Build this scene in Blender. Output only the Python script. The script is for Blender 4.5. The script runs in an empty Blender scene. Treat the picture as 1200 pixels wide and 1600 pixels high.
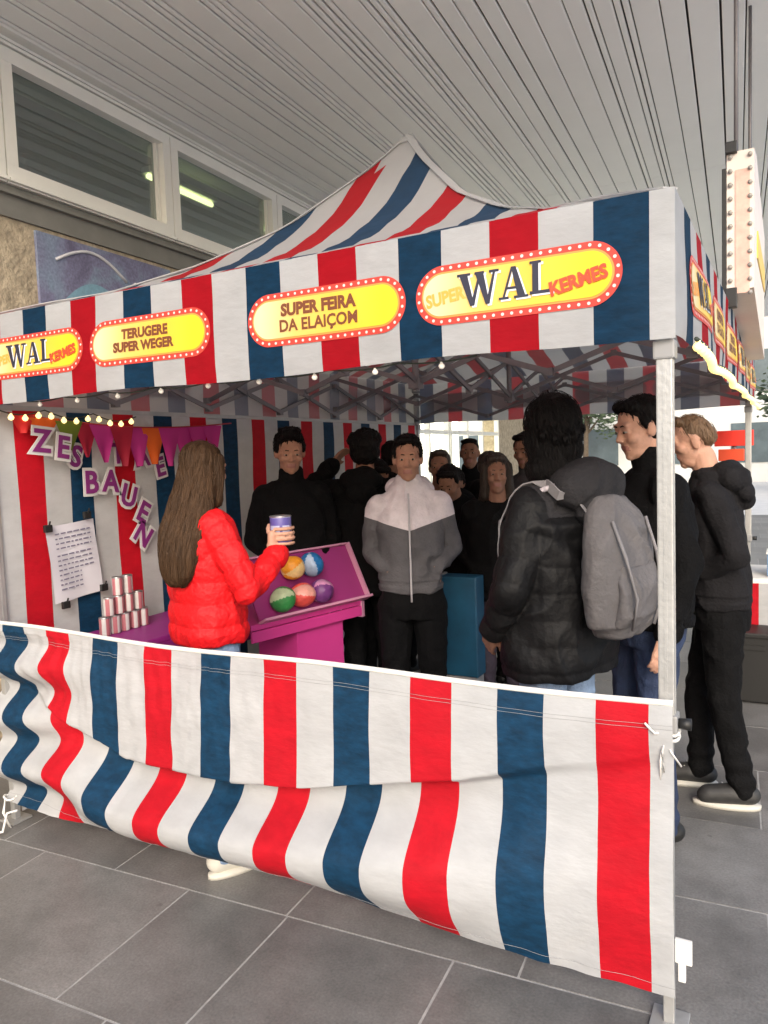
import bpy, bmesh, math, random
from mathutils import Vector, Matrix, noise
random.seed(7)
sc = bpy.context.scene
R = math.radians
COL = sc.collection
# ---------------------------------------------------------------- camera
cam = bpy.data.cameras.new('camera'); camo = bpy.data.objects.new('camera', cam); COL.objects.link(camo)
cam.sensor_fit = 'VERTICAL'; cam.sensor_height = 24; cam.lens = 24*1175/1600; cam.clip_start = .05; cam.clip_end = 400
right = Vector((0.87838253, 0.4766316, -0.03558709)); down = Vector((0.00529463, -0.08415527, -0.99643859)); fwd = Vector((-0.47792896, 0.87506583, -0.0764441))
m = Matrix((right, -down, -fwd)).transposed().to_4x4(); m.translation = Vector((0, 0, 1.65)); camo.matrix_world = m
sc.camera = camo
# ---------------------------------------------------------------- world, sun, exposure
SUN_EL, SUN_AZ = R(30), R(150)          # azimuth clockwise from +Y: behind the camera, to the right
w = bpy.data.worlds.new('World'); sc.world = w; w.use_nodes = True
nt = w.node_tree; bg = nt.nodes['Background']; sky = nt.nodes.new('ShaderNodeTexSky')
sky.sky_type = 'NISHITA'; sky.sun_disc = False; sky.sun_elevation = SUN_EL; sky.sun_rotation = SUN_AZ; sky.dust_density = 3.0; sky.air_density = 1.0; sky.ozone_density = 1.0
nt.links.new(sky.outputs[0], bg.inputs[0]); bg.inputs[1].default_value = .15
sl = bpy.data.lights.new('sun', 'SUN'); sl.energy = .55; sl.angle = R(20); sl.color = (1, .98, .95)
so = bpy.data.objects.new('sun', sl); COL.objects.link(so); so.location = (4, -6, 8)
sd = Vector((math.sin(SUN_AZ)*math.cos(SUN_EL), math.cos(SUN_AZ)*math.cos(SUN_EL), math.sin(SUN_EL)))
so.rotation_euler = sd.to_track_quat('Z', 'Y').to_euler()
sc.view_settings.view_transform = 'Standard'; sc.view_settings.look = 'None'; sc.view_settings.gamma = 1
sc.view_settings.exposure = 1.08
sc.cycles.max_bounces = 8; sc.cycles.transparent_max_bounces = 12

# ---------------------------------------------------------------- materials
MATS = {}
def mat(name, col, rough=.6, var=0, vscale=8, bump=0, bscale=60, stretch=(1, 1, 1), metal=0, trans=0, spec=.5, emit=None, es=1, sheen=0, coat=0, back=None, crumple=0, cscale=6, sss=0):
    if name in MATS: return MATS[name]
    M = bpy.data.materials.new(name); M.use_nodes = True; t = M.node_tree; N = t.nodes; L = t.links
    b = N['Principled BSDF']; b.inputs['Base Color'].default_value = (*col, 1); b.inputs['Roughness'].default_value = rough
    b.inputs['Metallic'].default_value = metal; b.inputs['Specular IOR Level'].default_value = spec
    if sheen: b.inputs['Sheen Weight'].default_value = sheen
    if coat: b.inputs['Coat Weight'].default_value = coat
    tc = N.new('ShaderNodeTexCoord'); mp = N.new('ShaderNodeMapping'); mp.inputs['Scale'].default_value = stretch
    L.new(tc.outputs['Object'], mp.inputs[0])
    if var:
        n = N.new('ShaderNodeTexNoise'); n.inputs['Scale'].default_value = vscale; n.inputs['Detail'].default_value = 6; n.inputs['Roughness'].default_value = .65
        L.new(mp.outputs[0], n.inputs[0]); r = N.new('ShaderNodeMapRange'); r.inputs[1].default_value = .3; r.inputs[2].default_value = .7
        r.inputs[3].default_value = 1-var; r.inputs[4].default_value = 1+var; L.new(n.outputs[0], r.inputs[0])
        mx = N.new('ShaderNodeVectorMath'); mx.operation = 'SCALE'; mx.inputs[0].default_value = col; L.new(r.outputs[0], mx.inputs[3]); L.new(mx.outputs[0], b.inputs['Base Color'])
    if bump:
        n2 = N.new('ShaderNodeTexNoise'); n2.inputs['Scale'].default_value = bscale; n2.inputs['Detail'].default_value = 5
        L.new(mp.outputs[0], n2.inputs[0])
        if crumple:
            wn = N.new('ShaderNodeTexNoise'); wn.inputs['Scale'].default_value = cscale*.6; wn.inputs['Detail'].default_value = 3; L.new(tc.outputs['Object'], wn.inputs[0])
            wv = N.new('ShaderNodeVectorMath'); wv.operation = 'MULTIPLY_ADD'; wv.inputs[1].default_value = (.35, .35, .35); L.new(wn.outputs['Color'], wv.inputs[0]); L.new(tc.outputs['Object'], wv.inputs[2])
            vo = N.new('ShaderNodeTexVoronoi'); vo.inputs['Scale'].default_value = cscale; vo.feature = 'F1'; L.new(wv.outputs[0], vo.inputs['Vector'])
            b0 = N.new('ShaderNodeBump'); b0.inputs['Strength'].default_value = crumple; b0.inputs['Distance'].default_value = .03; L.new(vo.outputs['Distance'], b0.inputs['Height'])
        bp = N.new('ShaderNodeBump'); bp.inputs['Strength'].default_value = bump; bp.inputs['Distance'].default_value = .02
        L.new(n2.outputs[0], bp.inputs['Height']); L.new(bp.outputs[0], b.inputs['Normal'])
        if crumple: L.new(b0.outputs[0], bp.inputs['Normal'])
    if sss: b.inputs['Subsurface Weight'].default_value = sss; b.inputs['Subsurface Radius'].default_value = (.006, .003, .0015)
    if trans:
        tr = N.new('ShaderNodeBsdfTranslucent'); ms = N.new('ShaderNodeMixShader'); ms.inputs[0].default_value = trans
        tr.inputs[0].default_value = (*[c*.95 for c in col], 1); o = N['Material Output']
        L.new(b.outputs[0], ms.inputs[1]); L.new(tr.outputs[0], ms.inputs[2]); L.new(ms.outputs[0], o.inputs[0])
    if back:      # cloth printed on its outer side only: the inner side is the plain coated back
        ge = N.new('ShaderNodeNewGeometry'); mb = N.new('ShaderNodeMix'); mb.data_type = 'RGBA'; src = b.inputs['Base Color'].links[0].from_socket
        L.new(ge.outputs['Backfacing'], mb.inputs[0]); L.new(src, mb.inputs[6]); mb.inputs[7].default_value = (*back, 1); L.new(mb.outputs[2], b.inputs['Base Color'])
    if emit: b.inputs['Emission Color'].default_value = (*emit, 1); b.inputs['Emission Strength'].default_value = es
    MATS[name] = M; return M
CW = mat('canvas_white', (.53, .54, .55), .75, .10, 6, .16, 26, (1, 1, 2.2), spec=.3, trans=.28, crumple=.22, cscale=3.5)
CR = mat('canvas_red', (.46, .004, .014), .7, .14, 9, .16, 26, (1, 1, 2.2), spec=.25, trans=.12, crumple=.22, cscale=3.5)
CN = mat('canvas_navy', (.003, .033, .078), .7, .35, 18, .16, 26, (1, 1, 2.2), spec=.25, trans=.06, crumple=.22, cscale=3.5)
ROOFW = mat('roof_white', (.66, .66, .66), .7, .06, 4, .2, 14, trans=.6, back=(.68, .64, .64), crumple=.2, cscale=4)
ROOFR = mat('roof_red', (.50, .012, .02), .7, .10, 7, .2, 14, trans=.5, back=(.60, .46, .47), crumple=.2, cscale=4)
ROOFN = mat('roof_navy', (.012, .045, .10), .7, .2, 9, .2, 14, trans=.35, back=(.46, .46, .50), crumple=.2, cscale=4)
ALU = mat('painted_aluminium', (.42, .42, .41), .42, .10, 9, .1, 60, metal=.45)
DARKALU = mat('grey_frame_metal', (.21, .195, .20), .5, .1, 9, metal=.4)
BLK = mat('black_plastic', (.012, .012, .012), .5)
WPL = mat('white_plastic', (.75, .74, .70), .45)
ROPE = mat('white_cord', (.72, .71, .68), .8)
YEL = mat('badge_border', (.55, .045, .03), .6)
DOT = mat('badge_dot', (.72, .60, .55), .6)
RIM = mat('badge_rim', (.72, .27, .06), .6)
INK = mat('ink_brown', (.16, .045, .015), .6)
INKB = mat('ink_navy', (.02, .02, .04), .6)
INKO = mat('ink_orange', (.85, .35, .06), .6)
INKR = mat('ink_red', (.62, .06, .02), .6)
INKW = mat('ink_pale', (.72, .74, .80), .6)
VW = mat('valance_white', (.53, .54, .55), .75, .10, 6, .16, 26, (1, 1, 2.2), spec=.3, trans=.42, back=(.64, .60, .60), crumple=.22, cscale=3.5)
VR = mat('valance_red', (.46, .004, .014), .7, .14, 9, .16, 26, (1, 1, 2.2), spec=.25, trans=.5, back=(.58, .44, .45), crumple=.22, cscale=3.5)
VN = mat('valance_navy', (.003, .033, .078), .7, .35, 18, .16, 26, (1, 1, 2.2), spec=.25, trans=.4, back=(.44, .44, .48), crumple=.22, cscale=3.5)
def face_out(o, c):
    me = o.data; d = sum((p.normal.dot(p.center-c)*p.area for p in me.polygons))
    if d < 0: me.flip_normals()
def badge_mat():
    M = bpy.data.materials.new('badge_yellow'); M.use_nodes = True; t = M.node_tree; b = t.nodes['Principled BSDF']; b.inputs['Roughness'].default_value = .6
    at = t.nodes.new('ShaderNodeAttribute'); at.attribute_name = 'grad'; cr = t.nodes.new('ShaderNodeValToRGB')
    e = cr.color_ramp.elements; e[0].position = .05; e[0].color = (.66, .58, .36, 1); e[1].position = .9; e[1].color = (.72, .54, .015, 1)
    x = e.new(.3); x.color = (.72, .48, .12, 1); x = e.new(.6); x.color = (.72, .46, .05, 1)
    t.links.new(at.outputs['Fac'], cr.inputs[0]); t.links.new(cr.outputs[0], b.inputs['Base Color']); return M
BADGE = badge_mat()
SKIN = mat('skin_light', (.50, .28, .20), .62, .10, 30, .15, 120, spec=.3, sss=.12)
SKIN2 = mat('skin_tan', (.36, .19, .13), .65, .10, 30, .15, 120, spec=.25, sss=.12)
SKIN3 = mat('skin_medium', (.27, .14, .095), .68, .10, 30, .15, 120, spec=.2, sss=.12)
LIP = mat('lip', (.30, .13, .105), .6)
EYEW = mat('eye_white', (.30, .27, .25), .5); EYED = mat('eye_dark', (.03, .018, .01), .2)

# ---------------------------------------------------------------- geometry helpers
class G:
    def __init__(s): s.v = []; s.f = []; s.m = []
    def add(s, vs, fs, mi=0):
        o = len(s.v); s.v += [tuple(v) for v in vs]; s.f += [tuple(i+o for i in f) for f in fs]
        s.m += (mi if isinstance(mi, list) else [mi]*len(fs))
    def box(s, c, d, mi=0, M=None, bev=0):
        hx, hy, hz = d[0]/2, d[1]/2, d[2]/2; c = Vector(c)
        if bev:
            b = bmesh.new(); bmesh.ops.create_cube(b, size=1, matrix=Matrix.Diagonal((*d, 1))); bmesh.ops.bevel(b, geom=b.edges[:], offset=bev, segments=2, affect='EDGES', profile=.6)
            b.verts.index_update(); vs = [c+((M @ v.co) if M else v.co) for v in b.verts]; s.add(vs, [[v.index for v in f.verts] for f in b.faces], mi); b.free(); return
        vs = [Vector((x, y, z)) for x in (-hx, hx) for y in (-hy, hy) for z in (-hz, hz)]
        vs = [c+((M @ v) if M else v) for v in vs]
        s.add(vs, [(0, 1, 3, 2), (4, 6, 7, 5), (0, 4, 5, 1), (2, 3, 7, 6), (0, 2, 6, 4), (1, 5, 7, 3)], mi)
    def tube(s, a, b, r, r2=None, n=10, mi=0, cap=True):
        a, b = Vector(a), Vector(b); r2 = r if r2 is None else r2; q = (b-a).to_track_quat('Z', 'Y')
        vs = []
        for p, rr in ((a, r), (b, r2)):
            for i in range(n): vs.append(p+q @ Vector((rr*math.cos(2*math.pi*i/n), rr*math.sin(2*math.pi*i/n), 0)))
        fs = [(i, (i+1) % n, n+(i+1) % n, n+i) for i in range(n)]
        if cap: fs += [tuple(range(n))[::-1], tuple(range(n, 2*n))]
        s.add(vs, fs, mi)
    def bar(s, a, b, wd, th, mi=0, up=(0, 0, 1)):
        a, b = Vector(a), Vector(b); d = (b-a).normalized(); x = d.cross(Vector(up))
        if x.length < 1e-4: x = Vector((1, 0, 0))
        x.normalize(); z = x.cross(d); vs = [p+x*sx*th/2+z*sz*wd/2 for p in (a, b) for sx in (-1, 1) for sz in (-1, 1)]
        s.add(vs, [(0, 1, 3, 2), (4, 6, 7, 5), (0, 4, 5, 1), (2, 3, 7, 6), (0, 2, 6, 4), (1, 5, 7, 3)], mi)
    def path(s, pts, r, n=8, mi=0):
        pts = [Vector(p) for p in pts]; vs = []; k = len(pts); ref = Vector((0, 0, 1))
        for i, p in enumerate(pts):
            d = (pts[min(i+1, k-1)]-pts[max(i-1, 0)]).normalized(); x = d.cross(ref)
            if x.length < .05: x = d.cross(Vector((1, 0, 0)))
            x.normalize(); y = x.cross(d)
            for j in range(n): a = 2*math.pi*j/n; vs.append(p+(x*math.cos(a)+y*math.sin(a))*(r if not callable(r) else r(i/(k-1))))
        fs = [(i*n+j, i*n+(j+1) % n, (i+1)*n+(j+1) % n, (i+1)*n+j) for i in range(k-1) for j in range(n)]
        fs += [tuple(range(n))[::-1], tuple(range((k-1)*n, k*n))]; s.add(vs, fs, mi)
    def lathe(s, prof, c=(0, 0, 0), n=20, mi=0, M=None, mfn=None):
        vs = []; c = Vector(c)
        for r, z in prof:
            for j in range(n):
                v = Vector((r*math.cos(2*math.pi*j/n), r*math.sin(2*math.pi*j/n), z)); vs.append(c+((M @ v) if M else v))
        k = len(prof); fs = []; ms = []
        for i in range(k-1):
            for j in range(n): fs.append((i*n+j, i*n+(j+1) % n, (i+1)*n+(j+1) % n, (i+1)*n+j)); ms.append(mfn(i, j) if mfn else mi)
        fs += [tuple(range(n))[::-1], tuple(range((k-1)*n, k*n))]; ms += [mi, mi]; s.add(vs, fs, ms)
    def build(s, name, mats, parent=None, smooth=False):
        me = bpy.data.meshes.new(name); me.from_pydata(s.v, [], s.f)
        for m_ in (mats if isinstance(mats, (list, tuple)) else [mats]): me.materials.append(m_)
        me.polygons.foreach_set('material_index', s.m); me.update()
        b = bmesh.new(); b.from_mesh(me); bmesh.ops.recalc_face_normals(b, faces=b.faces[:]); b.to_mesh(me); b.free()
        if smooth: me.polygons.foreach_set('use_smooth', [True]*len(me.polygons)); 
        return link(name, me, parent)
def link(name, me, parent=None):
    o = bpy.data.objects.new(name, me); COL.objects.link(o)
    if parent is not None:
        o.parent = parent
        if not parent.get('_local'): o.matrix_parent_inverse = top_inv(parent)
    return o
def top_inv(p):
    mm = Matrix.Identity(4)
    while p is not None:
        mm = (Matrix.Translation(p.location) @ p.rotation_euler.to_matrix().to_4x4()) if p.type == 'EMPTY' else mm
        p = p.parent
    return mm.inverted()
def root(name, label, cat, loc=(0, 0, 0), rz=0, group=None, local=False):
    o = bpy.data.objects.new(name, None); COL.objects.link(o); o.location = loc; o.rotation_euler = (0, 0, rz); o.empty_display_size = .1
    tag(o, label, cat, group)
    if local: o['_local'] = 1
    return o
def tag(o, label=None, cat=None, group=None, kind=None):
    if label: o['label'] = label
    if cat: o['category'] = cat
    if group: o['group'] = group
    if kind: o['kind'] = kind
    return o
def sub(g, name, mats, thing_obj, parent, smooth=False):
    """sub-part: parent is a mesh part whose own transform is identity in its thing"""
    o = g.build(name, mats, None, smooth); o.parent = parent
    o.matrix_parent_inverse = Matrix.Identity(4) if thing_obj.get('_local') else Matrix.Identity(4)
    return o
def solidify(o, t, off=0):
    md = o.modifiers.new('thick', 'SOLIDIFY'); md.thickness = t; md.offset = off; return o
def ngon_text(body, size, M, bold=0, squeeze=1, ext=.0015, align='CENTER'):
    cu = bpy.data.curves.new('txt', 'FONT'); cu.body = body; cu.size = size; cu.offset = bold; cu.align_x = align; cu.align_y = 'CENTER'; cu.extrude = ext; cu.resolution_u = 3
    to = bpy.data.objects.new('txt', cu); COL.objects.link(to); dg = bpy.context.evaluated_depsgraph_get(); dg.update()
    me = bpy.data.meshes.new_from_object(to.evaluated_get(dg)); bpy.data.objects.remove(to)
    vs = [M @ Vector((v.co.x*squeeze, v.co.y, v.co.z)) for v in me.vertices]; fs = [tuple(p.vertices) for p in me.polygons]
    bpy.data.meshes.remove(me); return vs, fs

# ---------------------------------------------------------------- building frame (turned 3.44 deg from the tent)
A = R(3.44); RB = Matrix.Rotation(A, 3, 'Z')
def B(x, y, z): return RB @ Vector((x, y, z))
# ground sheet and slabs
BOUNCE_GROUND = mat('pale_bounce_ground', (.62, .61, .58), .9, .08, 3)  # ground outside the slabs, made extra pale to bounce daylight up to the ceiling
g = G(); S = 150
g.add([(-S, -S, -.004), (S, -S, -.004), (S, S, -.004), (-S, S, -.004)], [(0, 1, 2, 3)]); o = g.build('ground', BOUNCE_GROUND); tag(o, kind='structure')
g = G(); g.add([B(-7.2, .0-1.0, -.002), B(2.4, -1.0, -.002), B(2.4, 18.6, -.002), B(-7.2, 18.6, -.002)], [(0, 1, 2, 3)]); o = g.build('joint_bed', mat('joint_grey', (.36, .355, .34), .9, .25, 20)); tag(o, kind='structure')
def slab_mat():
    M = bpy.data.materials.new('grey_slab'); M.use_nodes = True; t = M.node_tree; N = t.nodes; L = t.links; b = N['Principled BSDF']
    geo = N.new('ShaderNodeNewGeometry'); tc = N.new('ShaderNodeTexCoord')
    n = N.new('ShaderNodeTexNoise'); n.inputs['Scale'].default_value = 2.2; n.inputs['Detail'].default_value = 8; n.inputs['Roughness'].default_value = .7; L.new(tc.outputs['Object'], n.inputs[0])
    n2 = N.new('ShaderNodeTexNoise'); n2.inputs['Scale'].default_value = 110; n2.inputs['Detail'].default_value = 4; L.new(tc.outputs['Object'], n2.inputs[0])
    r1 = N.new('ShaderNodeMapRange'); r1.inputs[3].default_value = .80; r1.inputs[4].default_value = 1.16; L.new(geo.outputs['Random Per Island'], r1.inputs[0])
    r2 = N.new('ShaderNodeMapRange'); r2.inputs[1].default_value = .3; r2.inputs[2].default_value = .7; r2.inputs[3].default_value = .60; r2.inputs[4].default_value = 1.32; L.new(n.outputs[0], r2.inputs[0])
    r3 = N.new('ShaderNodeMapRange'); r3.inputs[1].default_value = .3; r3.inputs[2].default_value = .7; sp = N.new('ShaderNodeTexVoronoi'); sp.inputs['Scale'].default_value = 4.5; L.new(tc.outputs['Object'], sp.inputs['Vector']); sr = N.new('ShaderNodeMapRange'); sr.inputs[1].default_value = .035; sr.inputs[2].default_value = .06; sr.inputs[3].default_value = .72; sr.inputs[4].default_value = 1; L.new(sp.outputs['Distance'], sr.inputs[0]); r3.inputs[3].default_value = .82; r3.inputs[4].default_value = 1.15; L.new(n2.outputs[0], r3.inputs[0])
    m1 = N.new('ShaderNodeMath'); m1.operation = 'MULTIPLY'; L.new(r1.outputs[0], m1.inputs[0]); L.new(r2.outputs[0], m1.inputs[1])
    m3 = N.new('ShaderNodeMath'); m3.operation = 'MULTIPLY'; L.new(m1.outputs[0], m3.inputs[0]); L.new(sr.outputs[0], m3.inputs[1]); m2 = N.new('ShaderNodeMath'); m2.operation = 'MULTIPLY'; L.new(m3.outputs[0], m2.inputs[0]); L.new(r3.outputs[0], m2.inputs[1])
    vm = N.new('ShaderNodeVectorMath'); vm.operation = 'SCALE'; vm.inputs[0].default_value = (.172, .168, .160); L.new(m2.outputs[0], vm.inputs[3]); L.new(vm.outputs[0], b.inputs['Base Color'])
    bp = N.new('ShaderNodeBump'); bp.inputs['Strength'].default_value = .25; bp.inputs['Distance'].default_value = .004; L.new(n2.outputs[0], bp.inputs['Height']); L.new(bp.outputs[0], b.inputs['Normal'])
    r4 = N.new('ShaderNodeMapRange'); r4.inputs[3].default_value = .28; r4.inputs[4].default_value = .62; L.new(n.outputs[0], r4.inputs[0]); L.new(r4.outputs[0], b.inputs['Roughness'])
    return M
SLAB = slab_mat()
g = G(); rows = {2: (.905, 1.545), 3: (1.545, 2.18), 4: (2.18, 2.82), 5: (2.82, 3.46)}; known = {3: (-2.69, -1.915, -1.467, -.833, -.2), 4: (-2.95, -2.30, -1.475, -.62, .1), 2: (-2.6, -1.7, -1.1, -.4)}
for k in range(-2, 30):
    y0, y1 = rows.get(k, (1.545+(k-3)*.637, 1.545+(k-2)*.637))
    xs = list(known.get(k, ())); rr = random.Random(k)
    if not xs: xs = [-3.0+rr.random()*.5]
    while xs[0] > -7: xs.insert(0, xs[0]-rr.choice((.45, .63, .75, .9)))
    while xs[-1] < 2.4: xs.append(xs[-1]+rr.choice((.45, .63, .75, .9)))
    e = .0045
    for a_, b_ in zip(xs, xs[1:]):
        v = [B(a_+e, y0+e, 0), B(b_-e, y0+e, 0), B(b_-e, y1-e, 0), B(a_+e, y1-e, 0)]
        g.add(v+[p-Vector((0, 0, .004)) for p in v], [(0, 1, 2, 3), (4, 5, 1, 0), (5, 6, 2, 1), (6, 7, 3, 2), (7, 4, 0, 3)])
o = g.build('pavement', SLAB); tag(o, kind='structure')

# ceiling of narrow metal slats
SLAT = mat('ceiling_slat', (.90, .89, .86), .5, .03, 1.2)
DKG = mat('ceiling_dark', (.10, .095, .09), .9)
g = G(); x = -3.90; rr = random.Random(3); ZC = 4.25; i = 0
while x < .85:
    wd = rr.choice((.13, .034, .15, .034, .10, .034, .17)); gp = rr.choice((.009, .012, .009, .014))
    for y0, y1 in ((1.4, 3.1), (3.106, 8.0), (8.006, 13.), (13.006, 18.)):
        c = B(x+wd/2, (y0+y1)/2, ZC+.01); hw = wd/2; L_ = (y1-y0)/2
        sec = [(-hw, .02), (-hw, .004), (-hw+.006, 0), (hw-.006, 0), (hw, .004), (hw, .02)]
        vs = [B(x+wd/2+sx, yy, ZC+sz) for yy in (y0, y1) for sx, sz in sec]; k = 6
        g.add(vs, [(j, j+1, k+j+1, k+j) for j in range(5)]+[(0, 1, 2, 3, 4, 5), (11, 10, 9, 8, 7, 6)])
    x += wd+gp
g.box(B(-1.53, 9.75, ZC+.20), (5.1, 16.8, .3), 1, RB); g.box(B(-5.8, 6.5, ZC+.20), (3.45, 23.2, .3), 1, RB)
o = g.build('ceiling', [SLAT, DKG]); tag(o, kind='structure')

# ---------------------------------------------------------------- the building on the left
STONE = mat('beige_stone', (.42, .35, .25), .9, .35, 14, .6, 40)
BAND = mat('grey_band', (.20, .195, .175), .6, .12, 4)
FRAME = mat('white_window_frame', (.86, .85, .79), .4, .04, 3)
ROOM = mat('dark_room', (.30, .36, .33), .9, .2, 2)
def glass_mat():
    M = bpy.data.materials.new('dark_glass'); M.use_nodes = True; t = M.node_tree; N = t.nodes; L = t.links
    tr = N.new('ShaderNodeBsdfTransparent'); tr.inputs[0].default_value = (.62, .70, .66, 1); gl = N.new('ShaderNodeBsdfGlossy'); gl.inputs['Roughness'].default_value = .03; gl.inputs[0].default_value = (.8, .85, .85, 1)
    lw = N.new('ShaderNodeLayerWeight'); pw = N.new('ShaderNodeMath'); pw.operation = 'POWER'; pw.inputs[1].default_value = 3; L.new(lw.outputs['Facing'], pw.inputs[0]); fr = N.new('ShaderNodeMapRange'); fr.inputs[3].default_value = .30; fr.inputs[4].default_value = .9; L.new(pw.outputs[0], fr.inputs[0]); ms = N.new('ShaderNodeMixShader')
    L.new(fr.outputs[0], ms.inputs[0]); L.new(tr.outputs[0], ms.inputs[1]); L.new(gl.outputs[0], ms.inputs[2]); L.new(ms.outputs[0], N['Material Output'].inputs[0]); return M
GLASS = glass_mat()
WX = -4.0
bld = root('arcade_building', 'long building facade with white framed high windows above beige stone, left of the stall', 'building', B(WX, 6, 0))
g = G(); g.box(B(WX-.15, 1.3, 1.58), (.3, 12.6, 3.16), 0, RB); g.box(B(WX-.15, 15.9, 1.58), (.3, 4.6, 3.16), 0, RB)
g.box(B(WX-.15, 10.6, 2.88), (.3, 5.99, .56), 0, RB)
g.build('wall', STONE, bld)
g = G(); g.box(B(WX-.12, 6.5, 3.256), (.28, 23, .19), 0, RB); g.box(B(WX+.03, 6.5, 3.30), (.05, 23, .02), 0, RB); g.build('fascia', BAND, bld)
g = G(); g.box(B(WX-.2, 6.5, 4.2), (.3, 23, .12), 0, RB); g.box(B(WX-.03, 6.5, 4.165), (.1, 23, .018), 0, RB); g.box(B(WX-.025, 6.5, 4.225), (.09, 23, .018), 0, RB); g.box(B(WX+.045, 6.5, 4.246), (.10, 23, .022), 0, RB); g.box(B(WX+.02, 6.5, 4.19), (.03, 23, .02), 0, RB); g.build('head_trim', FRAME, bld)
g = G(); g.box(B(WX-1.6, 6.5, 3.1), (2.6, 23, .02), 0, RB); g.box(B(WX-2.9, 6.5, 3.7), (.02, 23, 1.2), 0, RB); g.box(B(WX-1.6, 6.5, 4.32), (2.6, 23, .02), 0, RB); g.build('room_lining', ROOM, bld)
y = 3.365-2*1.49
for k in range(9):
    y0, y1 = y+k*1.49, y+k*1.49+1.31; a0, a1 = y0-.085, y1+.085; fg = G()
    fg.box(B(WX, (a0+a1)/2, 3.41), (.10, a1-a0, .115), 0, RB); fg.box(B(WX, (a0+a1)/2, 4.105), (.10, a1-a0, .068), 0, RB)
    for yy in (a0+.04, a1-.04): fg.box(B(WX, yy, 3.769), (.10, .08, .602), 0, RB)
    fg.box(B(WX+.055, (a0+a1)/2, 3.372), (.04, a1-a0, .02), 0, RB)
    for yy in (y0+.012, y1-.012): fg.box(B(WX-.02, yy, 3.769), (.05, .024, .602), 0, RB)
    wn = fg.build('window', FRAME, bld)
    pg = G(); pg.box(B(WX-.03, (y0+y1)/2, 3.77), (.012, y1-y0-.05, .60), 0, RB); sub(pg, 'pane', GLASS, bld, wn)
TUBE = mat('lit_tube', (.9, .9, .6), .4, emit=(1, .95, .45), es=3.2)
lamp = root('strip_lamp', 'lit fluorescent strip lamp seen through the second high window', 'lamp', B(WX-.5, 5.5, 4.1))
g = G(); g.box(B(WX-.5, 5.55, 4.11), (.10, .9, .05), 0, RB); g.build('lamp_housing', FRAME, lamp)
g = G(); g.tube(B(WX-.5, 5.12, 4.06), B(WX-.5, 5.98, 4.06), .022); g.build('lamp_tube', TUBE, lamp, True)
# bright shopfront further along
LITP = mat('lit_interior', (.85, .84, .72), .8, emit=(1, .97, .80), es=1.5)
LITG = mat('lit_interior_green', (.6, .75, .6), .8, emit=(.75, .95, .8), es=1.2)
sf = root('shopfront', 'brightly lit glazed shopfront seen through the open rear of the stall', 'shopfront', B(WX, 9.85, 0))
g = G(); g.box(B(WX-.9, 10.6, 1.3), (.02, 6.6, 2.6), 0, RB); g.box(B(WX-.88, 10.6, 1.0), (.02, .9, 1.1), 1, RB); g.box(B(WX-.88, 8.7, .5), (.02, .8, 1.0), 1, RB); g.build('back_wall', [LITP, LITG], sf)
g = G()
for yy in (7.64, 8.4, 9.2, 9.3, 10.1, 10.9, 11.0, 11.8, 12.6, 13.55): g.box(B(WX-.02, yy, 1.3), (.08, .05, 2.6), 0, RB)
for zz in (.04, 1.95, 2.57): g.box(B(WX-.021, 10.6, zz), (.07, 5.9, .06), 0, RB)
g.build('frame', FRAME, sf)
# wall poster / mural left
def mural_mat():
    M = bpy.data.materials.new('mural_blue'); M.use_nodes = True; t = M.node_tree; N = t.nodes; L = t.links; b = N['Principled BSDF']; b.inputs['Roughness'].default_value = .8
    tc = N.new('ShaderNodeTexCoord'); n = N.new('ShaderNodeTexNoise'); n.inputs['Scale'].default_value = 2.3; n.inputs['Detail'].default_value = 3; n.inputs['Distortion'].default_value = 1.2; L.new(tc.outputs['Object'], n.inputs[0])
    n2 = N.new('ShaderNodeTexNoise'); n2.inputs['Scale'].default_value = 60; n2.inputs['Detail'].default_value = 3; L.new(tc.outputs['Object'], n2.inputs[0])
    cr = N.new('ShaderNodeValToRGB'); e = cr.color_ramp.elements; e[0].position = .35; e[0].color = (.13, .12, .20, 1); e[1].position = .68; e[1].color = (.22, .30, .40, 1); x = e.new(.5); x.color = (.19, .19, .30, 1)
    L.new(n.outputs[0], cr.inputs[0]); mx = N.new('ShaderNodeMix'); mx.data_type = 'RGBA'; mx.blend_type = 'OVERLAY'; mx.inputs[0].default_value = .5
    L.new(cr.outputs[0], mx.inputs[6]); L.new(n2.outputs[0], mx.inputs[7]); L.new(mx.outputs[2], b.inputs['Base Color']); return M
mu = root('wall_mural', 'blue and violet painted panel with pale curved strokes on the stone wall', 'mural', B(WX+.02, 4.2, 2.0))
g = G(); g.box(B(WX+.01, 4.1, 2.38), (.02, 1.24, 1.5), 0, RB); g.build('panel', mural_mat(), mu)
STR = mat('pale_stroke', (.62, .62, .66), .8); LBL = mat('light_blue_paint', (.20, .36, .46), .8, .15, 30)
g = G()
def yz(p): return B(WX+.024, p[0], p[1])
arc = [(3.62+.62*t, 2.98+.13*math.sin(t*3.0)-.05*t) for t in [i/12 for i in range(13)]]
g.path([yz(p) for p in arc], .011, 6); g.path([yz((4.32+.14*t, 2.96-.28*t)) for t in [i/4 for i in range(5)]], .010, 6)
g.build('stroke', STR, mu, True)
g = G(); pts = [(3.56+.55*t*1.45, 2.62+.26*math.sin(math.pi*min(t*1.02, 1))) for t in [i/16 for i in range(17)]]
vs = [yz(p) for p in pts]+[yz((p[0], 2.0)) for p in pts]; vs = [v-RB @ Vector((.0015, 0, 0)) for v in vs]
g.add(vs, [(i, i+1, 18+i, 17+i) for i in range(16)]); g.build('light_shape', LBL, mu)

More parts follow.
